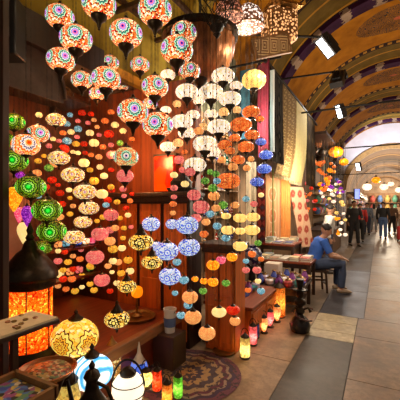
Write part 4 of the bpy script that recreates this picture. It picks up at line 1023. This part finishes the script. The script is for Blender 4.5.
# trinkets
TR = []
def trinket(kind, col, x, y, z, s, label, group):
    t = thing({'vase': 'little_vase', 'bowl': 'little_bowl', 'jar': 'lidded_jar', 'box': 'trinket_box'}[kind], label, {'vase': 'vase', 'bowl': 'bowl', 'jar': 'jar', 'box': 'box'}[kind], (x, y, z), R.uniform(0, 3), group); t.scale = (s, s, s)
    if kind == 'vase':
        MB().lathe([(.025, 0), (.045, .03), (.05, .06), (.03, .10), (.018, .125), (.025, .14)], 16).build('body', col, t); MB().lathe([(.026, .138), (.03, .143), (.026, .148)], 16, cap=False).build('lip', M['dull_brass'], t)
    elif kind == 'bowl':
        MB().lathe([(.02, .008), (.05, .02), (.07, .055), (.066, .055), (.045, .025), (.01, .015)], 18).build('body', col, t); MB().lathe([(.03, 0), (.03, .008), (.02, .012)], 16).build('foot', M['dull_brass'], t)
    elif kind == 'jar':
        MB().lathe([(.03, 0), (.05, .02), (.052, .06), (.035, .08)], 16).build('body', col, t); MB().lathe([(.037, .08), (.03, .095), (.01, .10), (.012, .11), (.003, .115)], 16).build('lid', M['dull_brass'], t)
    else:
        MB().box((0, 0, .025), (.09, .07, .05)).build('body', col, t, bevel=.004); MB().box((0, 0, .057), (.094, .074, .014)).build('lid', M['dull_brass'], t, bevel=.003)
    return t
TC = [plain('glaze_%d' % i, c, .2, 0, .3, 40) for i, c in enumerate([(.07, .10, .40), (.75, .75, .78), (.26, .07, .32), (.6, .1, .1), (.08, .32, .36), (.75, .55, .25), (.5, .48, .66)])]
TN = ['cobalt', 'silver grey', 'purple', 'red', 'teal', 'ochre', 'lavender']
kinds = ['vase', 'bowl', 'jar', 'box']
for a in range(5):
    for b in range(6):
        k = kinds[(a * 2 + b) % 4]; c = (a + b * 3) % 7
        if a == 0 and b >= 3: continue
        trinket(k, TC[c], -1.60 + .14 * a, 4.86 + .12 * b,   .40, 1.25, '%s %s on the trinket table, %s from the corridor, %s row back' % (TN[c], {'vase': 'vase', 'bowl': 'bowl', 'jar': 'lidded jar', 'box': 'box'}[k], ORD[4 - a], ORD[b]), 'trinkets on the low table')
for a in range(2):
    for b in range(6):
        k = kinds[(a + b) % 4]; c = (a * 3 + b * 2) % 7
        trinket(k, TC[c], -1.76 + .22 * a, 3.74 + .145 * b, .42, 1.15, '%s %s on the low counter, %s row, %s from near end' % (TN[c], {'vase': 'vase', 'bowl': 'bowl', 'jar': 'lidded jar', 'box': 'box'}[k], 'wall side' if a == 0 else 'corridor side', ORD[b]), 'wares on the low counter')
# big blue-white vase above the counter stock and a second shelf of ceramics on the wall
p = P(252, 262, 5.3)
t = thing('ceramic_jar', 'big round violet and white ceramic jar on black pedestal behind the counter', 'jar', (p.x, p.y, 0))
MB().lathe([(.12, 0), (.12, .04), (.06, .08), (.05, .58), (.09, .62)], 24).build('pedestal', M['iron'], t)
MB().lathe([(.07, .62), (.13, .67), (.165, .75), (.16, .84), (.11, .91), (.07, .93), (.08, .96)], 32).build('body', mosaic('ceramic_violet', [(0, (.2, .05, .2)), (.5, (.6, .62, .7))], [(.1, .1, .3), (.55, .55, .62), (.25, .08, .25), (.5, .5, .55)], 5, .02, 0.0, 16, .03), t)
# wall shelves of ceramics
WS = thing('display_shelves', 'tall open wall shelves of ceramics behind the hanging lamps', 'shelves', (-2.42, 4.75, 0))
for i, z in enumerate((.5, .95, 1.4, 1.85, 2.3, 2.75)): MB().box((0, 0, z), (.20, 2.0, .025)).build('shelf', M['tan_wood'], WS)
for yy in (-1.0, 0, 1.0): MB().box((0, yy, 1.45), (.20, .03, 2.9)).build('upright', M['tan_wood'], WS)
PL = [mosaic('plate_%d' % i, [(0, c1), (.3, (.85, .82, .75)), (.6, c1), (.8, (.85, .82, .75))], [(.85, .82, .75), c1], 6, 1.0, 0, 6) for i, c1 in enumerate([(.1, .2, .6), (.6, .1, .08), (.08, .4, .35), (.6, .4, .1)])]
PLM = [MB().lathe([(.03, .0), (.06, .0), (.095, .018), (.10, .02), (.095, .026), (.06, .01), (.01, .008)], 24).mesh('plate', m_) for m_ in PL]
for i, z in enumerate((.95, 1.4, 1.85, 2.3, 2.75)):
    for k in range(9):
        yy = 3.86 + .222 * k; 
        if abs(yy - 4.75) < .05: continue
        o = link('ceramic_plate', PLM[(i + k) % 4], None, (-2.44, yy, z + .115)); o.rotation_euler = (0, PI / 2 - .2, 0)
        tag(o, 'upright %s painted plate, %s along the %s wall shelf' % (['blue', 'red', 'teal', 'ochre'][(i + k) % 4], ORD[k], ['lowest filled', 'second filled', 'middle', 'fourth filled', 'top'][i]), 'plate', 'plates on the wall shelves')

# ------------------------------------------------------------------ stool
p = G(316, 291)
SP = Vector((p.x, p.y, 0)); FACE = math.atan2(.42, .91)
t = thing('stool', 'dark wooden four-legged stool under the seated man', 'stool', SP, FACE)
MB().box((0, 0, .392), (.34, .32, .035)).build('seat', M['dark_wood'], t, bevel=.008)
for sx in (-1, 1):
    for sy in (-1, 1): MB().tube([(sx * .14, sy * .13, .38), (sx * .16, sy * .145, 0)], .02, 8).build('leg', M['dark_wood'], t)
for sx in (-1, 1): MB().box((sx * .15, 0, .16), (.02, .27, .03)).build('stretcher', M['dark_wood'], t)
for sy in (-1, 1): MB().box((0, sy * .14, .24), (.29, .02, .03)).build('stretcher', M['dark_wood'], t)

# ------------------------------------------------------------------ people
SKIN = plain('skin', (.42, .21, .13), .55, 0, .1, 30)
HAIR = plain('dark_hair', (.018, .012, .010), .6, 0, .3, 60)
def remesh(mb, name, mat, parent, vox, smooth=6):
    o = mb.build(name, mat, parent)
    md = o.modifiers.new('remesh', 'REMESH'); md.mode = 'VOXEL'; md.voxel_size = vox
    ms = o.modifiers.new('smooth', 'SMOOTH'); ms.factor = .5; ms.iterations = smooth
    dg = bpy.context.evaluated_depsgraph_get(); dg.update()
    me = bpy.data.meshes.new_from_object(o.evaluated_get(dg)); o.modifiers.clear()
    me.polygons.foreach_set('use_smooth', [True] * len(me.polygons))
    if not me.materials: me.materials.append(mat)
    o.data = me; return o
def hand(mb, w, dirv, palm_n, side, s=1.0):
    """palm plus five bent fingers; dirv: along the hand, palm_n: the way the palm faces"""
    w, d, n = Vector(w), Vector(dirv).normalized(), Vector(palm_n).normalized()
    n = (n - d * n.dot(d)).normalized(); x = d.cross(n) * side
    mb.tube([w, w + d * .05 * s, w + d * .095 * s], [(.026 * s, .020 * s), (.040 * s, .016 * s), (.040 * s, .014 * s)], 10, side=x)
    for k, L in enumerate((.068, .078, .072, .056)):
        b0 = w + d * .085 * s + x * (.030 - .020 * k) * s
        k1 = b0 + (d * .9 + n * .25) * L * .55 * s; k2 = k1 + (d * .6 + n * .8) * L * .5 * s
        mb.tube([b0, k1, k2], [.0098 * s, .009 * s, .007 * s], 8)
    b0 = w + d * .02 * s + x * .026 * s; k1 = b0 + (d * .7 + x * .65) * .045 * s; k2 = k1 + (d * .9 + n * .3) * .03 * s
    mb.tube([b0, k1, k2], [.014 * s, .011 * s, .008 * s], 8)
def person(label, loc, face, J, cols, H=1.72, vox=.014, sleeves='long', hair='short', group=None, extra=None):
    """J: joints in local metres, x forward, y left, z up"""
    t = thing('person', label, 'person', loc, face, group)
    V = {k: Vector(q) for k, q in J.items()}
    hd = (V['crown'] - V['neck']).normalized(); fw = V['look'].normalized(); fw = (fw - hd * fw.dot(hd)).normalized(); lf = hd.cross(fw)
    hc = V['crown'] - hd * .115
    sideY = (V['shL'] - V['shR']).normalized(); fx = sideY.cross(V['chest'] - V['pelvis']).normalized()
    body = MB()
    def torso(mb, g):
        ch = V['chest']; pe = V['pelvis']; wa = pe.lerp(ch, .5) + fx * 0.0
        up = (ch - pe).normalized(); shm = (V['shL'] + V['shR']) / 2
        mb.tube([pe - up * .09, pe, wa, ch, shm, shm + up * .045], [(.13 + g, .10 + g), (.165 + g, .118 + g), (.145 + g, .105 + g), (.165 + g, .115 + g), (.15 + g, .085 + g), (.06 + g, .05 + g)], 18, side=sideY)
    torso(body, 0)
    shm = (V['shL'] + V['shR']) / 2
    body.tube([shm, V['neck'], hc - hd * .04], [.062, .054, .055], 12)
    # head: skull, jaw, nose, ears
    body.tube([hc - hd * .105 + fw * .035, hc - hd * .06 + fw * .022, hc, hc + hd * .05 - fw * .006, hc + hd * .095 - fw * .008, hc + hd * .115 - fw * .01], [(.03, .03), (.058, .07), (.074, .094), (.076, .096), (.055, .066), (.018, .02)], 16, side=lf)
    body.tube([hc + fw * .085 + hd * .012, hc + fw * .108 - hd * .022, hc + fw * .09 - hd * .034], [.010, .016, .012], 8)
    body.tube([hc + fw * .082 - hd * .058, hc + fw * .092 - hd * .062], [(.024, .008), (.018, .006)], 8, side=lf)
    for s in (-1, 1): body.ball(hc + lf * .076 * s - fw * .005 - hd * .01, (.014, .014, .03), 10, 6)
    for s, c in ((1, 'L'), (-1, 'R')):
        sh, el, wr = V['sh' + c], V['el' + c], V['wr' + c]
        body.tube([sh - (el - sh).normalized() * .02, sh.lerp(el, .4), el, el.lerp(wr, .35), wr], [.058, .05, .041, .042, .028], 12)
        dv = V.get('hd' + c, (wr - el)); hand(body, wr, dv, V.get('pn' + c, (0, -s, -.2)), -s)
        hi, kn, an = V['hip' + c], V['kn' + c], V['an' + c]
        body.tube([hi, hi.lerp(kn, .4), kn, kn.lerp(an, .35), an, an + Vector((0, 0, -.03))], [.092, .082, .058, .056, .038, .036], 14)
        td = V.get('toe' + c, Vector((1, 0, 0))).normalized()
        body.tube([an - td * .05 + Vector((0, 0, -.045)), an + td * .03 + Vector((0, 0, -.04)), an + td * .15 + Vector((0, 0, -.06))], [(.034, .035), (.042, .035), (.034, .018)], 12, side=td.cross(Vector((0, 0, 1))))
    remesh(body, 'body', SKIN, t, vox)
    # clothes
    g = .014
    sh_ = MB(); torso(sh_, g)
    for c in 'LR':
        a, b, w = V['sh' + c], V['el' + c], V['wr' + c]
        if sleeves == 'short': sh_.tube([a - (b - a).normalized() * .03, a.lerp(b, .4), a.lerp(b, .78)], [.072, .066, .062], 12)
        else: sh_.tube([a - (b - a).normalized() * .03, a.lerp(b, .45), b, b.lerp(w, .4), b.lerp(w, .93)], [.074, .068, .058, .055, .045], 12)
    remesh(sh_, 'shirt' if sleeves == 'short' else 'jacket', cols[0], t, vox)
    tr = MB(); up = (V['chest'] - V['pelvis']).normalized()
    tr.tube([V['pelvis'] - up * .10, V['pelvis'], V['pelvis'] + up * .07], [(.15, .12), (.185, .138), (.172, .13)], 18, side=sideY)
    for c in 'LR':
        h_, k_, a_ = V['hip' + c], V['kn' + c], V['an' + c]
        tr.tube([h_, h_.lerp(k_, .4), k_, k_.lerp(a_, .4), a_ + (k_ - a_).normalized() * .02], [.108, .098, .076, .072, .062], 14)
    remesh(tr, 'trousers', cols[1], t, vox)
    for c in 'LR':
        an = V['an' + c]; td = V.get('toe' + c, Vector((1, 0, 0))).normalized()
        sh = MB(); sd = td.cross(Vector((0, 0, 1)))
        sh.tube([an - td * .075 + Vector((0, 0, -.045)), an - td * .03 + Vector((0, 0, -.035)), an + td * .06 + Vector((0, 0, -.045)), an + td * .15 + Vector((0, 0, -.058)), an + td * .185 + Vector((0, 0, -.066))], [(.034, .036), (.044, .046), (.05, .042), (.046, .03), (.028, .018)], 14, side=sd)
        remesh(sh, 'shoe', cols[2], t, .008, 3)
    if hair:
        hm = MB(); q = 1.0
        hm.tube([hc + hd * .005 - fw * .045, hc + hd * .045 - fw * .022, hc + hd * .095 - fw * .012, hc + hd * .136 - fw * .012], [(.080, .066), (.093, .100), (.078, .096), (.03, .036)], 16, side=lf)
        if hair == 'long': hm.tube([hc + hd * .02 - fw * .05, hc - hd * .08 - fw * .065, hc - hd * .2 - fw * .07], [(.085, .05), (.09, .045), (.07, .025)], 14, side=lf)
        remesh(hm, 'hair', cols[3] if len(cols) > 3 else HAIR, t, .01, 4)
    ey = plain('eye_dark', (.02, .015, .012), .2) if 'eye_dark' not in bpy.data.materials else bpy.data.materials['eye_dark']
    for s in (-1, 1): MB().ball(hc + fw * .090 + lf * .030 * s + hd * .012, (.010, .010, .007), 10, 6).build('eye', ey, t)
    if extra: extra(t, V)
    return t
CL = {k: plain('cloth_' + k, c, .85, 0, .15, 14) for k, c in dict(royal=(.035, .12, .50), jeans=(.045, .065, .13), black=(.016, .015, .017), white=(.66, .64, .62), grey=(.32, .34, .38), denim=(.07, .12, .26),
      red=(.45, .03, .03), brown=(.16, .09, .055), tan=(.40, .28, .19), slate=(.16, .20, .28), beige=(.5, .42, .33)).items()}
LEA = plain('dark_leather', (.03, .022, .018), .4); TANS = plain('tan_shoe', (.34, .24, .16), .5)
# seated man
person('man in royal blue t-shirt and jeans seated on the stool, forearms on knees, looking right', SP, FACE, dict(
    pelvis=(-.06, 0, .545), chest=(.03, 0, .83), shL=(.085, .19, .95), shR=(.085, -.19, .95), neck=(.155, 0, 1.03), crown=(.225, 0, 1.23), look=(1, -.12, -.12),
    elL=(.20, .24, .70), elR=(.20, -.25, .68), wrL=(.44, .12, .645), wrR=(.44, -.13, .635), hdL=(.8, -.25, -.28), hdR=(.8, .2, -.3), pnL=(.1, -.4, -1), pnR=(.1, .4, -1),
    hipL=(-.02, .095, .525), hipR=(-.02, -.095, .525), knL=(.44, .13, .53), knR=(.44, -.14, .53), anL=(.42, .13, .09), anR=(.40, -.15, .09)),
    (CL['royal'], CL['jeans'], TANS), vox=.008, sleeves='short')
def standing(H=1.72, stride=.0, armf=.0, lean=0.0, arms=None):
    k = H / 1.72
    J = dict(pelvis=(0, 0, .95), chest=(.02 + lean * .6, 0, 1.25), shL=(.0 + lean, .195, 1.41), shR=(.0 + lean, -.195, 1.41), neck=(.01 + lean, 0, 1.49), crown=(.025 + lean * 1.2, 0, 1.72), look=(1, 0, -.05),
        elL=(-.02 + armf, .26, 1.13), elR=(-.02 - armf, -.26, 1.13), wrL=(.08 + armf * 1.8, .26, .89), wrR=(.08 - armf * 1.4, -.26, .89),
        hipL=(0, .095, .91), hipR=(0, -.095, .91), knL=(.03 + stride * .5, .10, .50), knR=(.03 - stride * .35, -.10, .50), anL=(stride, .11, .09), anR=(-stride, -.11, .09))
    if arms: J.update(arms)
    return {n: Vector(q) * k if n != 'look' else q for n, q in J.items()}
def bag(mat):
    def f(t, V):
        w = V['wrR'] + Vector((.02, 0, -.06))
        b = MB(); b.box(w + Vector((0, 0, -.30)), (.30, .10, .30)); o = b.build('handbag', mat, None, bevel=.03)
        o.location = t.location; o.rotation_euler = t.rotation_euler
        hb = MB().tube([w + Vector((-.08, 0, -.16)), w + Vector((-.06, 0, -.02)), w + Vector((0, 0, .012)), w + Vector((.06, 0, -.02)), w + Vector((.08, 0, -.16))], .008, 6).build('handle', mat, o)
        tag(o, 'red shopping bag held by the man in black', 'bag')
    return f
def stand_at(px, py, face, label, cols, H=1.72, stride=.1, armf=.06, **kw):
    p = G(px, py)
    return person(label, (p.x, p.y, 0), face, standing(H, stride, armf, kw.pop('lean', 0), kw.pop('arms', None)), cols, vox=.016, **kw)
UP = PI / 2
stand_at(327, 273, 0.35, 'man in pale grey shirt standing behind the seated man', (CL['white'], CL['jeans'], LEA), 1.60, .03, .05, lean=.06)
stand_at(354, 246, -UP + .5, 'man in black jacket and black trousers standing at left of the corridor', (CL['black'], CL['black'], LEA), 1.76, .12, .0, arms=dict(elL=(.10, .25, 1.12), wrL=(.30, .16, 1.05)), extra=None)
stand_at(360, 242, UP + .1, 'person in red jacket standing right behind the man in black', (CL['red'], CL['black'], LEA), 1.66, .06, .03)
stand_at(367, 235, UP, 'person in slate blue jacket and dark jeans walking away between red jacket and white top', (CL['slate'], CL['jeans'], LEA), 1.72, .18, .1)
stand_at(374, 232, UP + .1, 'woman in white top and pale trousers walking away in mid corridor', (CL['white'], CL['grey'], TANS), 1.66, .16, .1, hair='long')
stand_at(383, 239, UP - .1, 'man in black jacket and blue jeans walking away at right', (CL['black'], CL['denim'], LEA), 1.74, .12, .08)
stand_at(392, 234, UP + .2, 'person in brown coat right of the black jacket', (CL['brown'], CL['black'], LEA), 1.70, .12, .05)
stand_at(366, 230, -UP, 'distant person in dark coat left of the far crowd facing the camera', (CL['black'], CL['jeans'], LEA), 1.7, .1, .05)
stand_at(379, 226, UP, 'distant woman in beige jacket between white top and black jacket', (CL['beige'], CL['black'], LEA), 1.64, .12, .06, hair='long')
stand_at(398, 229, -UP, 'distant person in tan coat at the right edge of the crowd', (CL['tan'], CL['brown'], LEA), 1.7, .1, .05)
p = G(399, 241)
t = thing('wheeled_bag', 'dark red wheeled bag standing at the right edge of the corridor', 'bag', (p.x + .1, p.y, 0), .2)
MB().box((0, 0, .36), (.36, .22, .60)).build('body', CL['red'], t, bevel=.04)
MB().tube([(-.12, .09, .64), (-.12, .09, .95), (.12, .09, .95), (.12, .09, .64)], .012, 8).build('handle', M['iron'], t)
for s in (-1, 1): MB().lathe([(.045, -.02), (.045, .02)], 16).build('wheel', M['black_plastic'], t, (s * .13, .06, .046)).rotation_euler = (0, PI / 2, 0)

# ------------------------------------------------------------------ far lamp stall
FARG = {}
def fmesh(kind):
    if kind not in FARG: FARG[kind] = (MB().lathe(globe_prof(.8, .3, 8), 14).mesh('globe', MC[kind]), MB().lathe([(.4, .72), (.42, .78), (.15, .95), (.05, 1.3)], 10).mesh('cap', M['dark_brass']))
    return FARG[kind]
rf = random.Random(5)
NAMEK = dict(O='orange', A='amber', W='white', V='violet', BL='blue', P='pink', RD='red', C='cream', PE='peach')
struct(MB().box((-1.9, 12.0, 3.62), (1.2, 4.6, .08)).build('trim_17', M['dark_wood'], smooth=False))
st = []
def far(kind, px, py, w, zone, D=.2):
    for k in range(300):
        d = rf.uniform(9.9, 14.0 if k > 40 else 12.4); p = P(px, py, d); r = w / F * d / 2
        if p.x > -2.4 + r and p.y > 9.8 and p.z < 3.5 and all((math.hypot(p.x - q.x, p.y - q.y) > (r if p.z > q.z else s) + .01 and (p - q).length > 1.25 * (r + s)) for q, s in st): break
    st.append((p, r)); a, b = fmesh(kind)
    t = thing('hanging_glass_lamp', 'small %s glass lamp in the %s of the far lamp stall' % (NAMEK[kind], zone), 'lamp', p, 0, 'lamps of the far lamp stall'); t.scale = (r, r, r)
    link('globe', a, t); link('cap', b, t)
    link('chain', CHAIN, t, (0, 0, 1.2), (.004 / r, .004 / r, max(.05, 3.6 - p.z - 1.2 * r) / r))
for px, py, w, l in ((336, 152, 14, 'large amber globe lamp hanging at the top of the far lamp stall'), (344, 162, 9, 'amber globe lamp hanging right below the largest one at the far stall')):
    p = P(px, py, 11.0); r = w / F * 11 / 2; a, b = fmesh('A')
    st.append((p, r * 1.3)); t = thing('hanging_glass_lamp', l, 'lamp', p); t.scale = (r, r, r); link('globe', a, t); link('cap', b, t); link('chain', CHAIN, t, (0, 0, 1.2), (.004 / r, .004 / r, max(.05, 3.6 - p.z - 1.2 * r) / r))
for i, (px, py) in enumerate(((313, 150), (317, 144), (322, 152), (313, 163), (318, 159), (326, 145), (330, 154), (309, 156))):
    p = P(px, py, 10.2 + .42 * i); st.append((p, .24))
    t = thing('hanging_copper_pot', 'dark copper pot, %s of those hanging atop the far lamp stall' % (ORD[i] if i else 'foremost'), 'pot', p, 0, 'copper pots of the far stall')
    MB().lathe([(.04, -.13), (.12, -.10), (.15, 0), (.12, .09), (.08, .11), (.10, .14)], 18).build('body', M['copper'] if i % 2 else M['dark_brass'], t)
    MB().tube([(.10 * math.cos(a), 0, .13 + .12 * math.sin(a)) for a in [PI * k / 8 for k in range(9)]], .008, 6).build('handle', M['iron'], t)
    MB().tube([(0, 0, .25), (0, 0, 3.6 - p.z)], .005, 5).build('hook_wire', M['iron'], t)
for k in range(26):
    far('O' if k % 3 else 'A', rf.gauss(325, 4), rf.uniform(162, 190), rf.uniform(3.6, 5.5), 'upper orange cone')
for k in range(26):
    far(('W', 'V', 'BL', 'W', 'V', 'C')[k % 6], rf.uniform(321, 343), rf.uniform(178, 206), rf.uniform(3.2, 5), 'white and violet lower cluster')
for k in range(20): far(('C', 'W', 'A')[k % 3], rf.uniform(331, 346), rf.uniform(188, 240), rf.uniform(3.2, 5), 'pale right hand column')
for k in range(14): far(('RD', 'O', 'P')[k % 3], rf.uniform(304, 316), rf.uniform(182, 212), rf.uniform(3.2, 4.6), 'red left hand column')
# stall table under the far lamps
t = thing('stall_table', 'table with dark cloth below the far lamp stall', 'table', (-1.75, 12.6, 0))
MB().box((0, 0, .76), (.9, 2.6, .05)).build('top', M['dark_wood'], t); MB().box((0, 0, .37), (.84, 2.5, .73)).build('cloth', plain('stall_cloth', (.14, .08, .05), .9), t)

# ------------------------------------------------------------------ distant shops
def shopfront(name, label, x, y0, y1, facing, h, matc, glowc, zed):
    """shop bay with counter, canopy, back board and two shelves"""
    t = thing(name, label, 'shop stall', (x, (y0 + y1) / 2, 0)); L = y1 - y0; s = facing
    MB().box((-s * .05, 0, h / 2), (.1, L, h)).build('back_board', matc, t)
    MB().box((s * .35, 0, .42), (.6, L * .94, .84)).build('counter', M['dark_wood'], t, bevel=.01)
    MB().box((s * .30, 0, h), (.7, L, .08)).build('canopy', M['dark_wood'], t)
    for z in (1.2, 1.65, 2.05): MB().box((s * .15, 0, z), (.28, L * .94, .03)).build('shelf', M['tan_wood'], t)
    MB().box((s * .5, 0, h - .08), (.08, L * .6, .05)).build('tube_light', glow(name + '_tube%d' % int(y0 * 10), glowc, zed, .03, 2), t)
    return t
far_goods = [plain('goods_%d' % i, c, .6, 0, .25) for i, c in enumerate([(.6, .55, .5), (.5, .1, .08), (.1, .2, .45), (.55, .35, .1), (.1, .3, .2), (.4, .15, .3)])]
GN = ['white', 'red', 'blue', 'ochre', 'green', 'plum']
stalls = [('left', -2.48, 14.4, 17.4, 1), ('left', -2.48, 17.6, 20.8, 1), ('left', -1.78, 22, 28, 1), ('left', -1.78, 28.4, 34, 1), ('left', -1.78, 34.4, 42, 1), ('right', 2.78, 22, 30, -1), ('right', 2.78, 31, 42, -1)]
PKG = {}
SHORT = ['left stall beyond the lamp stall', 'left stall before the arch', 'first left stall past the arch', 'second left stall past the arch', 'last left stall past the arch', 'first right stall past the arch', 'last right stall past the arch']
for i, (sd, x, y0, y1, fc) in enumerate(stalls):
    lab = ['nearest shop stall with lit shelves on the left beyond the lamp stall', 'second shop stall on the left just before the end arch', 'first shop stall on the left inside the end arch', 'second shop stall on the left inside the end arch',
           'last shop stall on the left deep inside the arch', 'first shop stall on the right inside the end arch', 'last shop stall on the right deep inside the arch'][i]
    shopfront('shop_stall', lab, x, y0, y1, fc, 2.35, [wallc, brownp][i % 2], (1, .85, .65), 9)
    n = 8
    for k in range(n):
        for zi, z in enumerate((.84, 1.215, 1.665)):
            g = (k * 5 + zi * 2 + i) % 6; yy = y0 + (y1 - y0) * (k + .5) / n; hh = .22 + .06 * ((k + zi) % 3)
            key = (g, hh)
            if key not in PKG: PKG[key] = MB().lathe([(.06, 0), (.12, hh * .25), (.13, hh * .6), (.07, hh * .85), (.08, hh)], 12).mesh('vase', far_goods[g])
            o = link('vase', PKG[key], None, (x + fc * (.50 if zi == 0 else .17), yy, z + .003))
            tag(o, '%s vase, %s along the %s of the %s' % (GN[g], ORD[k], ('counter', 'lower shelf', 'middle shelf')[zi], SHORT[i]), 'vase', 'vases in the distant stalls')
for i in range(12):
    g = i % 6; key = (g, .8)
    if key not in PKG: PKG[key] = MB().lathe([(.16, 0), (.28, .2), (.30, .48), (.16, .68), (.19, .8)], 16).mesh('urn', far_goods[g])
    o = link('urn', PKG[key], None, (-1.5 + .75 * (i % 6), 43.45, .9 if i < 6 else 1.9))
    tag(o, '%s urn on the %s counter step of the far end stall, %s from left' % (GN[g], 'lower' if i < 6 else 'upper', ORD[i % 6]), 'urn', 'urns of the far end stall')
t = thing('shop_stall', 'stepped stall of urns closing the far end of the corridor', 'shop stall', (.4, 43.5, 0))
MB().box((0, -.05, .445), (4.3, .8, .89)).build('counter', M['tan_wood'], t); MB().box((0, .0, 1.87), (4.3, .6, .05)).build('shelf', M['tan_wood'], t); MB().box((0, .42, 1.5), (4.3, .06, 3.0)).build('back_board', brownp, t)
for i, (px, py, d, k, w) in enumerate(((367, 187, 22.5, 'W', 9), (384, 187, 24, 'W', 8), (399, 190, 22.3, 'W', 7), (376, 180, 26, 'A', 8), (391, 184, 30, 'W', 6))):
    p = P(px, py, d); r = w / F * d / 2; a, b = fmesh(k)
    t = thing('hanging_globe_lamp', ['bright white globe lamp hanging left inside the end arch', 'bright white globe lamp hanging at the middle inside the end arch', 'bright white globe lamp hanging by the right picture edge inside the arch',
        'amber globe lamp hanging between white globes inside the end arch', 'smallest white globe lamp hanging deepest inside the end arch'][i], 'lamp', p); t.scale = (r, r, r)
    link('globe', a, t); link('cap', b, t)
    top = 2.47 + math.sqrt(max(.1, 2.3 ** 2 - (p.x - CX) ** 2)); link('chain', CHAIN, t, (0, 0, 1.2), (.006 / r, .006 / r, max(.05, top - p.z - 1.2 * r) / r))
p = P(357, 194, 18.58)
t = thing('hanging_lit_sign', 'small glowing blue shop sign at left before the end arch', 'sign', p, YAW)
MB().box((0, 0, 0), (.26, .06, .55)).build('panel', glow('blue_sign', (.55, .62, 1), 1.4, .1, 3), t); MB().box((-.15, .02, 0), (.04, .08, .6)).build('frame_rail', M['iron'], t); MB().tube([(0, 0, .27), (0, 0, 3.33 - p.z)], .012, 6).build('rod', M['iron'], t); MB().box((.15, .02, 0), (.04, .08, .6)).build('frame_rail', M['iron'], t)

# ------------------------------------------------------------------ light
def area(name, loc, aim, size, power, col):
    L = bpy.data.lights.new(name, 'AREA'); L.energy = power; L.size = size; L.color = col
    o = bpy.data.objects.new(name, L); COL.objects.link(o); o.location = loc
    o.rotation_euler = (Vector(aim) - Vector(loc)).to_track_quat('-Z', 'Y').to_euler(); return o
def point(name, loc, power, col, r=.15):
    L = bpy.data.lights.new(name, 'POINT'); L.energy = power; L.color = col; L.shadow_soft_size = r
    o = bpy.data.objects.new(name, L); COL.objects.link(o); o.location = loc; return o
WARM = (1, .72, .42)
# fill for the unseen shops opposite and along the arcade, no fixtures
for i, yy in enumerate((3.0, 7.5, 11.5, 15.5)): point('arcade_fill', (3.0, yy, 2.5), (45, 42, 50, 60)[i], (1, .78, .5), .25)
for yy in (23.5, 30, 36, 41.5): point('arcade_fill', (.6, yy, 3.0), 320 if yy < 40 else 380, (1, .82, .6), .2)  # points added overhead to brighten the corridor past the arch
L = bpy.data.lights.new('end_wall_fill', 'SPOT'); L.energy = 900; L.spot_size = 1.5; L.spot_blend = .5; L.shadow_soft_size = .2; L.color = (.92, .92, 1)  # unseen spot added to brighten the end wall
o = bpy.data.objects.new('end_wall_fill', L); COL.objects.link(o); o.location = (.5, 17.6, 3.5); o.rotation_euler = (Vector((.5, 21, 5.3)) - o.location).to_track_quat('-Z', 'Y').to_euler()
point('stall_fill', (-.6, 5.0, 2.0), 50, (1, .84, .64), .1)  # added point without a fixture, brightens tables and seated man
point('stall_fill', (-1.1, 7.6, 2.0), 55, (1, .82, .6), .1)  # added fill for the lower carpets
point('stall_fill', (-1.9, 4.9, 2.9), 60, (1, .85, .65), .1)  # added fill for the wares behind the counter
point('arcade_fill', (1.6, 9.5, 3.0), 90, (1, .84, .62), .2)  # added corridor fill, no fixture
point('arcade_fill', (1.2, 15.0, 3.0), 110, (1, .84, .62), .2)  # added fill for the people and the floor
point('stall_fill', (-1.1, 11.5, 3.3), 50, (1, .82, .6), .1)  # added fill at the far lamp stall
point('shop_lamp', (-3.0, 2.0, 2.95), 34, (1, .48, .18), .08)  # added reddish fill, warms the wood of the recess
point('shop_lamp', (-2.6, 2.85, 2.2), 32, (1, .42, .14), .08)  # second added fill, deeper in the recess
point('stall_fill', (-1.3, 6.85, 2.2), 60, (1, .84, .62), .1)  # extra fill added before the carpets
point('shop_front_fill', (-.75, 2.9, 2.9), 28, (1, .8, .55), .1)  # added fill for the carved panel and copper bowl
point('shop_front_fill', (-1.2, .5, 2.2), 13, (1, .75, .45), .1)  # out-of-view fill added for the near tables and bead box
point('lattice_fill', (-1.5, 2.2, 3.9), 14, (1, .8, .45), .08)  # fill added above the lattice to brighten the vault haunch
w = bpy.data.worlds.new('world'); sc.world = w; w.use_nodes = True
bg = w.node_tree.nodes['Background']; bg.inputs[0].default_value = (1, .85, .68, 1); bg.inputs[1].default_value = .12
sc.view_settings.view_transform = 'Standard'; sc.view_settings.look = 'None'; sc.view_settings.exposure = 0.0; sc.view_settings.gamma = 1.0; sc.view_settings.use_curve_mapping = False
